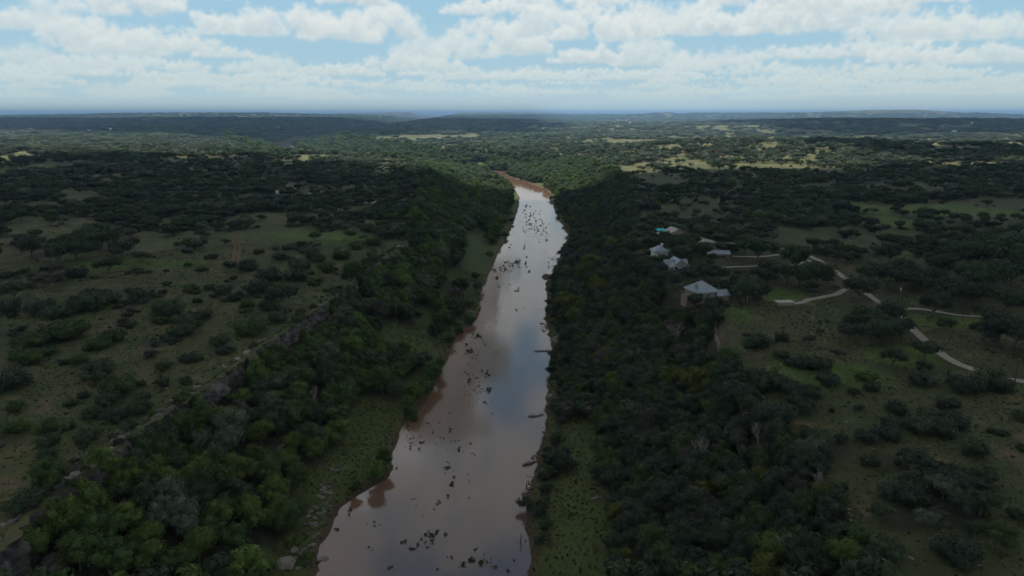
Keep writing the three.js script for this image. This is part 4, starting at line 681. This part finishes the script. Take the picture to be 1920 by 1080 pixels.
{
  const o = site(1264, 447, 0.25, 'tan_house'); tag(o, 'tan house with broad grey gable roof beside a paved apron', 'house'); mesh('wall', join([box(13, 3.6, 9, 0, 0, 0), box(6, 3, 6, -8.6, 0, 0)]), tan, o); mesh('roof', join([gable(14.6, 10.6, 3.4, 0, 3.5, 0, 'z'), gable(7, 7, 1.5, -8.8, 3, 0, 'x')]), std(0.44, 0.42, 0.40, 0.8), o); mesh('front_gable', gableEnd(13, 2.9, 0, 3.55, 4.3), tan, o); for (const x of [0.4, 3.8]) window_(o, 2, 1.2, x, 1.9, 4.55, 0, tan); mesh('garage_door', box(3.2, 2.4, 0.1, -3.6, 0, 4.52), white, o);
  const a = at(1304, 448), pl = new THREE.PlaneGeometry(12, 26, 6, 10); pl.rotateX(-Math.PI / 2); pl.rotateY(0.3); const p = pl.attributes.position; for (let i = 0; i < p.count; i++) { const x = p.getX(i) + a.x, d = a.d - p.getZ(i); p.setXYZ(i, x, height(x, d) + 0.22, -d); } pl.computeVertexNormals(); tag(mesh('paved_apron', pl, concrete, scene), 'pale paved apron in front of the tan house', null, null, 'structure');
  const b = at(1236, 447), t = thing('shade_canopy', b.x, height(b.x, b.d), -b.d, 0.4); tag(t, 'teal shade canopy on posts beside the tan house', 'canopy'); mesh('fabric', gable(5, 6, 1.1, 0, 5.2, 0, 'x', 0.08), teal, t); mesh('post', join([[-2.8, -2.3], [2.8, -2.3], [-2.8, 2.3], [2.8, 2.3]].map(([x, z]) => box(0.14, 5.3, 0.14, x, 0, z))), white, t);
  const c = at(1234, 450), u = thing('shade_parasol', c.x + 0.6, height(c.x, c.d), -c.d + 3, 0); tag(u, 'white parasol standing next to the teal shade canopy', 'parasol'); const cone = new THREE.ConeGeometry(1.4, 0.9, 8); cone.translate(0, 4.6, 0); mesh('parasol_cover', cone, white, u); mesh('pole', box(0.1, 4.6, 0.1, 0, 0, 0), wood, u);
}
{ // shed end of the pale slab by the driveway, lamp pillar, poles
  const s = site(1470, 572, 0.1, 'low_shed'); tag(s, 'low flat grey roofed shed at the driveway end below the oaks', 'shed'); mesh('wall', box(6.4, 1.6, 3.2, 0, 0, 0), stone, s); mesh('roof', box(7.2, 0.2, 3.8, 0, 1.6, 0), concrete, s);
  const l = site(1401, 566, 0, 'lamp_post'); tag(l, 'slim white lamp post beside the oaks right of the stone house', 'lamp post'); mesh('post', new THREE.CylinderGeometry(0.07, 0.1, 4.2, 8).translate(0, 2.1, 0), white, l); mesh('lamp_head', new THREE.CylinderGeometry(0.3, 0.2, 0.6, 8).translate(0, 4.5, 0), white, l);
  const pole = (px, py, h, label) => { const q = site(px, py, 0.6, 'utility_pole'); tag(q, label, 'utility pole', 'wooden utility poles along the road'); mesh('pole', new THREE.CylinderGeometry(0.11, 0.16, h, 8).translate(0, h / 2, 0), wood, q); mesh('crossarm', box(1.8, 0.14, 0.12, 0, h - 0.9, 0.16), wood, q); const ins = new THREE.CylinderGeometry(0.06, 0.06, 0.18, 6); for (const x of [-0.75, 0, 0.75]) mesh('insulator', ins.clone().translate(x, h - 0.66, 0.16), concrete, q); return q; };
  pole(1902, 722, 8.6, 'wooden utility pole by the road at the right edge'); const tp = pole(1683, 571, 8.4, 'utility pole carrying a pale transformer near the road junction'); mesh('transformer', new THREE.CylinderGeometry(0.34, 0.34, 1, 10).translate(0.5, 6.6, 0.2), white, tp); pole(1691, 573, 5.4, 'short pole right of the transformer pole near the junction');
}
// specks of houses far off
[[168, 249, 5, 'white far house at the left beneath the dark ridge'], [207, 245, 4, 'small white house right of the whitest far house at the left'], [466, 233, 4, 'white house far off on the dark left ridge'], [521, 242, 3, 'tiny pale house low on the dark left ridge'], [712, 220, 5, 'white far house left of the middle of the horizon'], [764, 229, 10, 'long pale far building in the dark wood left of the river'], [800, 309, 7, 'pale roofed house in the sunlit wood beyond the left plateau'], [611, 290, 6, 'pale house in a sunlit clearing beyond the left plateau'], [622, 302, 5, 'low pale house beside the sunlit clearing left of the river'],
  [520, 366, 5, 'small white roofed shed near the looping left road'], [1788, 251, 8, 'white roofed house on the sunlit far slope at the right'], [1900, 279, 12, 'pale roofed house at the right edge among woods'], [1487, 218, 3, 'tiny white house on the far plain right of the middle'], [1822, 233, 4, 'tiny pale house behind the dark right ridge'], [20, 212, 4, 'white house at the far left on the blue ridge'], [1181, 233, 4, 'white far house in a pale field right of the river'], [58, 246, 4, 'pale house in a far clearing at the left edge']].forEach(([px, py, w, label]) => {
  const a = at(px, py), s = w * a.t / FOCAL, o = thing('far_house', a.x, height(a.x, a.d), -a.d, 0.2 + (px % 7) * 0.1), h = Math.min(6, 3 + s * 0.12), y = a.t > 1500 ? 5 : 0.6; tag(o, label, 'house', 'houses scattered far off');
  mesh('wall', box(s, h + y, s * 0.55, 0, -1, 0), white, o); mesh('roof', gable(s * 0.66, s * 1.08, h * 0.5, 0, h + y - 1, 0, 'x'), a.t > 2000 ? white : std(0.55, 0.54, 0.52, 0.6), o);
});
// driftwood and snags in the river
[[1017, 665, 30, 0.1, 'grey driftwood log lying out from the right bank'], [1002, 789, 24, 0.05, 'thin driftwood log adrift near the right bank'], [993, 875, 28, 0.5, 'dark tangle of driftwood caught on the right bank'], [986, 925, 18, 0.8, 'small pale log at the right waterline'], [1120, 935, 26, 0.4, 'fallen bleached trunk lying in the right bank grass']].forEach(([px, py, w, turn, label], i) => {
  const a = at(px, py), L = w * a.t / FOCAL, o = thing('driftwood_log', a.x, Math.max(0.08, height(a.x, a.d) + 0.25), -a.d, turn); tag(o, label, 'driftwood'); const r = rng(70 + i), parts = [limb(V(-L / 2, 0, 0), V(L * 0.1, 0.1, 0.2), 0.42, 0.34, 7), limb(V(L * 0.1, 0.1, 0.2), V(L / 2, 0.0, -0.1), 0.34, 0.16, 7)];
  mesh('trunk', join(parts), i === 2 ? bark : paleBark, o); for (let k = 0; k < (i === 2 ? 9 : 3); k++) mesh('branch', limb(V(-L * 0.4 + L * 0.8 * r(), 0, 0), V(-L * 0.5 + L * r(), 0.3 + 1.1 * r(), 1.6 * (r() - 0.5)), 0.14, 0.05, 5), i === 2 ? bark : paleBark, o);
});
[[987, 916, 2.2], [976, 1020, 3.2], [1019, 617, 1.8]].forEach(([px, py, h], i) => { const a = onLevel(px, py, 0), o = thing('snag', a[0], -0.2, -a[1], i); tag(o, ['dark stump snag standing in water by the right bank', 'thin bare snag rising from the water near the lower right bank', 'dark short snag at the right waterline farther upstream'][i], 'snag'); mesh('trunk', join([limb(V(0, 0, 0), V(0.1, h * 0.6, 0.05), 0.3 - i * 0.07, 0.2 - i * 0.05, 6), limb(V(0.1, h * 0.6, 0.05), V(0.05, h, 0.1), 0.2 - i * 0.05, 0.05, 6)]), bark, o); });

// rubble wall along the right rim
{
  const o = thing('rubble_wall', 0, 0, 0); tag(o, 'low dry stone rubble wall along the right field edge', 'stone wall'); const r = rng(15), line = new THREE.CatmullRomCurve3(trace([[1342, 606], [1346, 640], [1356, 668], [1366, 690]]).map((p) => V(p.x, 0, p.d))).getSpacedPoints(80);
  for (const p of line) { const x = p.x + 0.5 * (r() - 0.5), d = p.z, s = 0.3 + 0.25 * r(), m = mesh('stone', ROCKS[Math.floor(r() * 6)], stony[r() < 0.3 ? 2 : 0], o); m.position.set(x, height(x, d) + 0.2, -d); m.scale.set(s * 1.3, s * 1.2, s); m.rotation.y = r() * 6; }
}
// grass tufts on the near uplands and banks
{
  const r = rng(4242), p = []; for (let i = 0; i < 11; i++) { const a = r() * 6.28, l = 0.5 + 0.6 * r(), w = 0.16, x = (r() - 0.5) * 0.7, z = (r() - 0.5) * 0.7; p.push(x - w * Math.sin(a), 0, z + w * Math.cos(a), x + w * Math.sin(a), 0, z - w * Math.cos(a), x + Math.cos(a) * 0.3, l * 0.6, z + Math.sin(a) * 0.3); }
  const g = new THREE.BufferGeometry(); g.setAttribute('position', new THREE.Float32BufferAttribute(p, 3)); const nr = []; for (let i = 0; i < p.length / 3; i++) nr.push(0, 1, 0); g.setAttribute('normal', new THREE.Float32BufferAttribute(nr, 3));
  const spots = []; for (let i = 0; i < 160000; i++) { const a = (r() * 2 - 1) * rad(42), q = 100 + 330 * Math.sqrt(r()), x = Math.sin(a) * q, d = Math.cos(a) * q, z = zone(x, d); if (z === 'river' || r() < cover(x, d, z) * 1.2 || toRoad(x, d) < 0.5) continue; if (z[0] === 'g' && (z === 'gorgeL' ? bankL(d) - x : x - bankR(d)) < 1) continue; spots.push([x, d, z]); }
  const im = new THREE.InstancedMesh(g, new THREE.MeshStandardMaterial({ color: 0xffffff, roughness: 1, side: THREE.DoubleSide }), spots.length), M = new THREE.Matrix4(), Q = new THREE.Quaternion(), c = new THREE.Color();
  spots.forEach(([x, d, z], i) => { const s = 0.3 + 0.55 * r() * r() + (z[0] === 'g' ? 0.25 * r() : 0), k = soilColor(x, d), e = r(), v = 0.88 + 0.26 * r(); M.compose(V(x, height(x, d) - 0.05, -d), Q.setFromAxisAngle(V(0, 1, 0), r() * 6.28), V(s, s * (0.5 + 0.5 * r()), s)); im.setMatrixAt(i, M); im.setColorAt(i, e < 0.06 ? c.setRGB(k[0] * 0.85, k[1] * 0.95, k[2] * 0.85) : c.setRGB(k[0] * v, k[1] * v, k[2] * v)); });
  im.name = 'grass'; im.receiveShadow = true; scene.add(im); tag(im, 'coarse grass tufts covering the near uplands and banks', 'grass', null, 'stuff');
}

// loose limestone scattered in the grass, most of it near the two rims
{
  const r = rng(777), spots = []; for (let i = 0; i < 26000; i++) { const a = (r() * 2 - 1) * rad(41), q = 100 + 300 * Math.sqrt(r()), x = Math.sin(a) * q, d = Math.cos(a) * q, z = zone(x, d); if (z[0] === 'g' || z === 'river') continue; const rim = z === 'left' ? edgeL(d) - x : x - edgeR(d); if (r() > 0.05 + 0.5 * Math.exp(-rim / 9) + 0.25 * ss(0.2, 0.45, noise2(x / 12 + 7, d / 12))) continue; spots.push([x, d]); }
  const im = new THREE.InstancedMesh(ROCKS[0], stony[2], spots.length), M = new THREE.Matrix4(), Q = new THREE.Quaternion();
  spots.forEach(([x, d], i) => { const s = 0.1 + 0.32 * r() * r(); M.compose(V(x, height(x, d), -d), Q.setFromAxisAngle(V(0, 1, 0), r() * 6.28), V(s * (1 + r()), s, s)); im.setMatrixAt(i, M); });
  im.name = 'rubble'; im.castShadow = im.receiveShadow = true; scene.add(im); tag(im, 'loose pale limestone scattered in the upland grass', 'rubble', null, 'stuff');
}

// ------------------------------------------------------------------ the clouds whose shadows lie on the land, high above the picture
{
  const cloudMat = new THREE.MeshPhysicalMaterial({ color: 0xffffff, roughness: 1, transmission: 0.3, thickness: 0, specularIntensity: 0, side: THREE.DoubleSide });
  function cloud(label, base, x0, x1, d0, d1, step, thick) {      // thick(x, d) of the ground that it shades; the cloud itself stands towards the sun
    const ox = SUN.x / SUN.y * base, oz = SUN.z / SUN.y * base, nx = Math.round((x1 - x0) / step), nd = Math.round((d1 - d0) / step), T = new Float32Array((nx + 1) * (nd + 1)), at_ = (i, j) => j * (nx + 1) + i, pos = [], idx = [], id = new Map();
    for (let j = 0; j <= nd; j++) for (let i = 0; i <= nx; i++) T[at_(i, j)] = i && j && i < nx && j < nd ? thick(x0 + i * step, d0 + j * step) : 0;
    const vert = (i, j, top) => { const k = at_(i, j) * 2 + top; if (!id.has(k)) { const t = Math.max(0, T[at_(i, j)]), x = x0 + i * step, d = d0 + j * step; id.set(k, pos.length / 3); pos.push(x + ox, base + (top ? 1 + t * (1 + 0.5 * noise2(x / 190, d / 190)) : -Math.min(70, t * 0.14) * (1 + noise2(x / 230 + 9, d / 230))), -d + oz); } return id.get(k); };
    for (let j = 0; j < nd; j++) for (let i = 0; i < nx; i++) { if (Math.max(T[at_(i, j)], T[at_(i + 1, j)], T[at_(i, j + 1)], T[at_(i + 1, j + 1)]) <= 0) continue; for (const s of [0, 1]) { const a = vert(i, j, s), b = vert(i + 1, j, s), c = vert(i, j + 1, s), e = vert(i + 1, j + 1, s); if (s) idx.push(a, b, c, b, e, c); else idx.push(a, c, b, b, c, e); } }
    const g = new THREE.BufferGeometry(); g.setAttribute('position', new THREE.Float32BufferAttribute(pos, 3)); g.setIndex(idx); g.computeVertexNormals();
    tag(mesh(numbered('cloud'), g, cloudMat, scene), label, 'cloud', null, 'stuff');
  }
  const f = (x, d, s) => fbm(x / s + 5, d / s + 9, 5);
  cloud('broad grey cumulus over the near gorge, above the picture', CLOUD_BASE, -3600, 3600, -3200, 1700, 60, (x, d) => { const edge = 860 + 160 * ss(0, -200, x) + 0.06 * Math.max(0, x); return 620 * clamp(1.1 * Math.min((edge - d) / 420, (d + 3000) / 500, (3300 - Math.abs(x)) / 500) + 0.9 * f(x, d, 600) , -1, 1); });
  cloud('cumulus shading the far ridge at the left', 1350, -5200, 400, 2000, 7200, 90, (x, d) => 700 * clamp(Math.min((d - 2350 + 0.1 * x) / 700, (6300 - d) / 900, (150 - x) / 900, (x + 4600) / 900) + 1.1 * f(x, d, 900), -1, 1));
  cloud('cumulus shading the wooded ridge at the right', 1250, 700, 4200, 1900, 4600, 70, (x, d) => 600 * clamp(Math.min((d - 2250) / 400, (3900 - d) / 500, (x - 1050) / 500, (3900 - x) / 500) + 1.0 * f(x, d, 600), -1, 1));
  cloud('small cumulus shading the knoll right of the river', 1100, 200, 1700, 900, 1500, 40, (x, d) => 350 * clamp(Math.min((d - 960) / 160, (1290 - d) / 150, (x - 560) / 200, (1600 - x) / 250) + 0.9 * f(x, d, 260), -1, 1));
}
labelAll();
renderer.render(scene, camera);
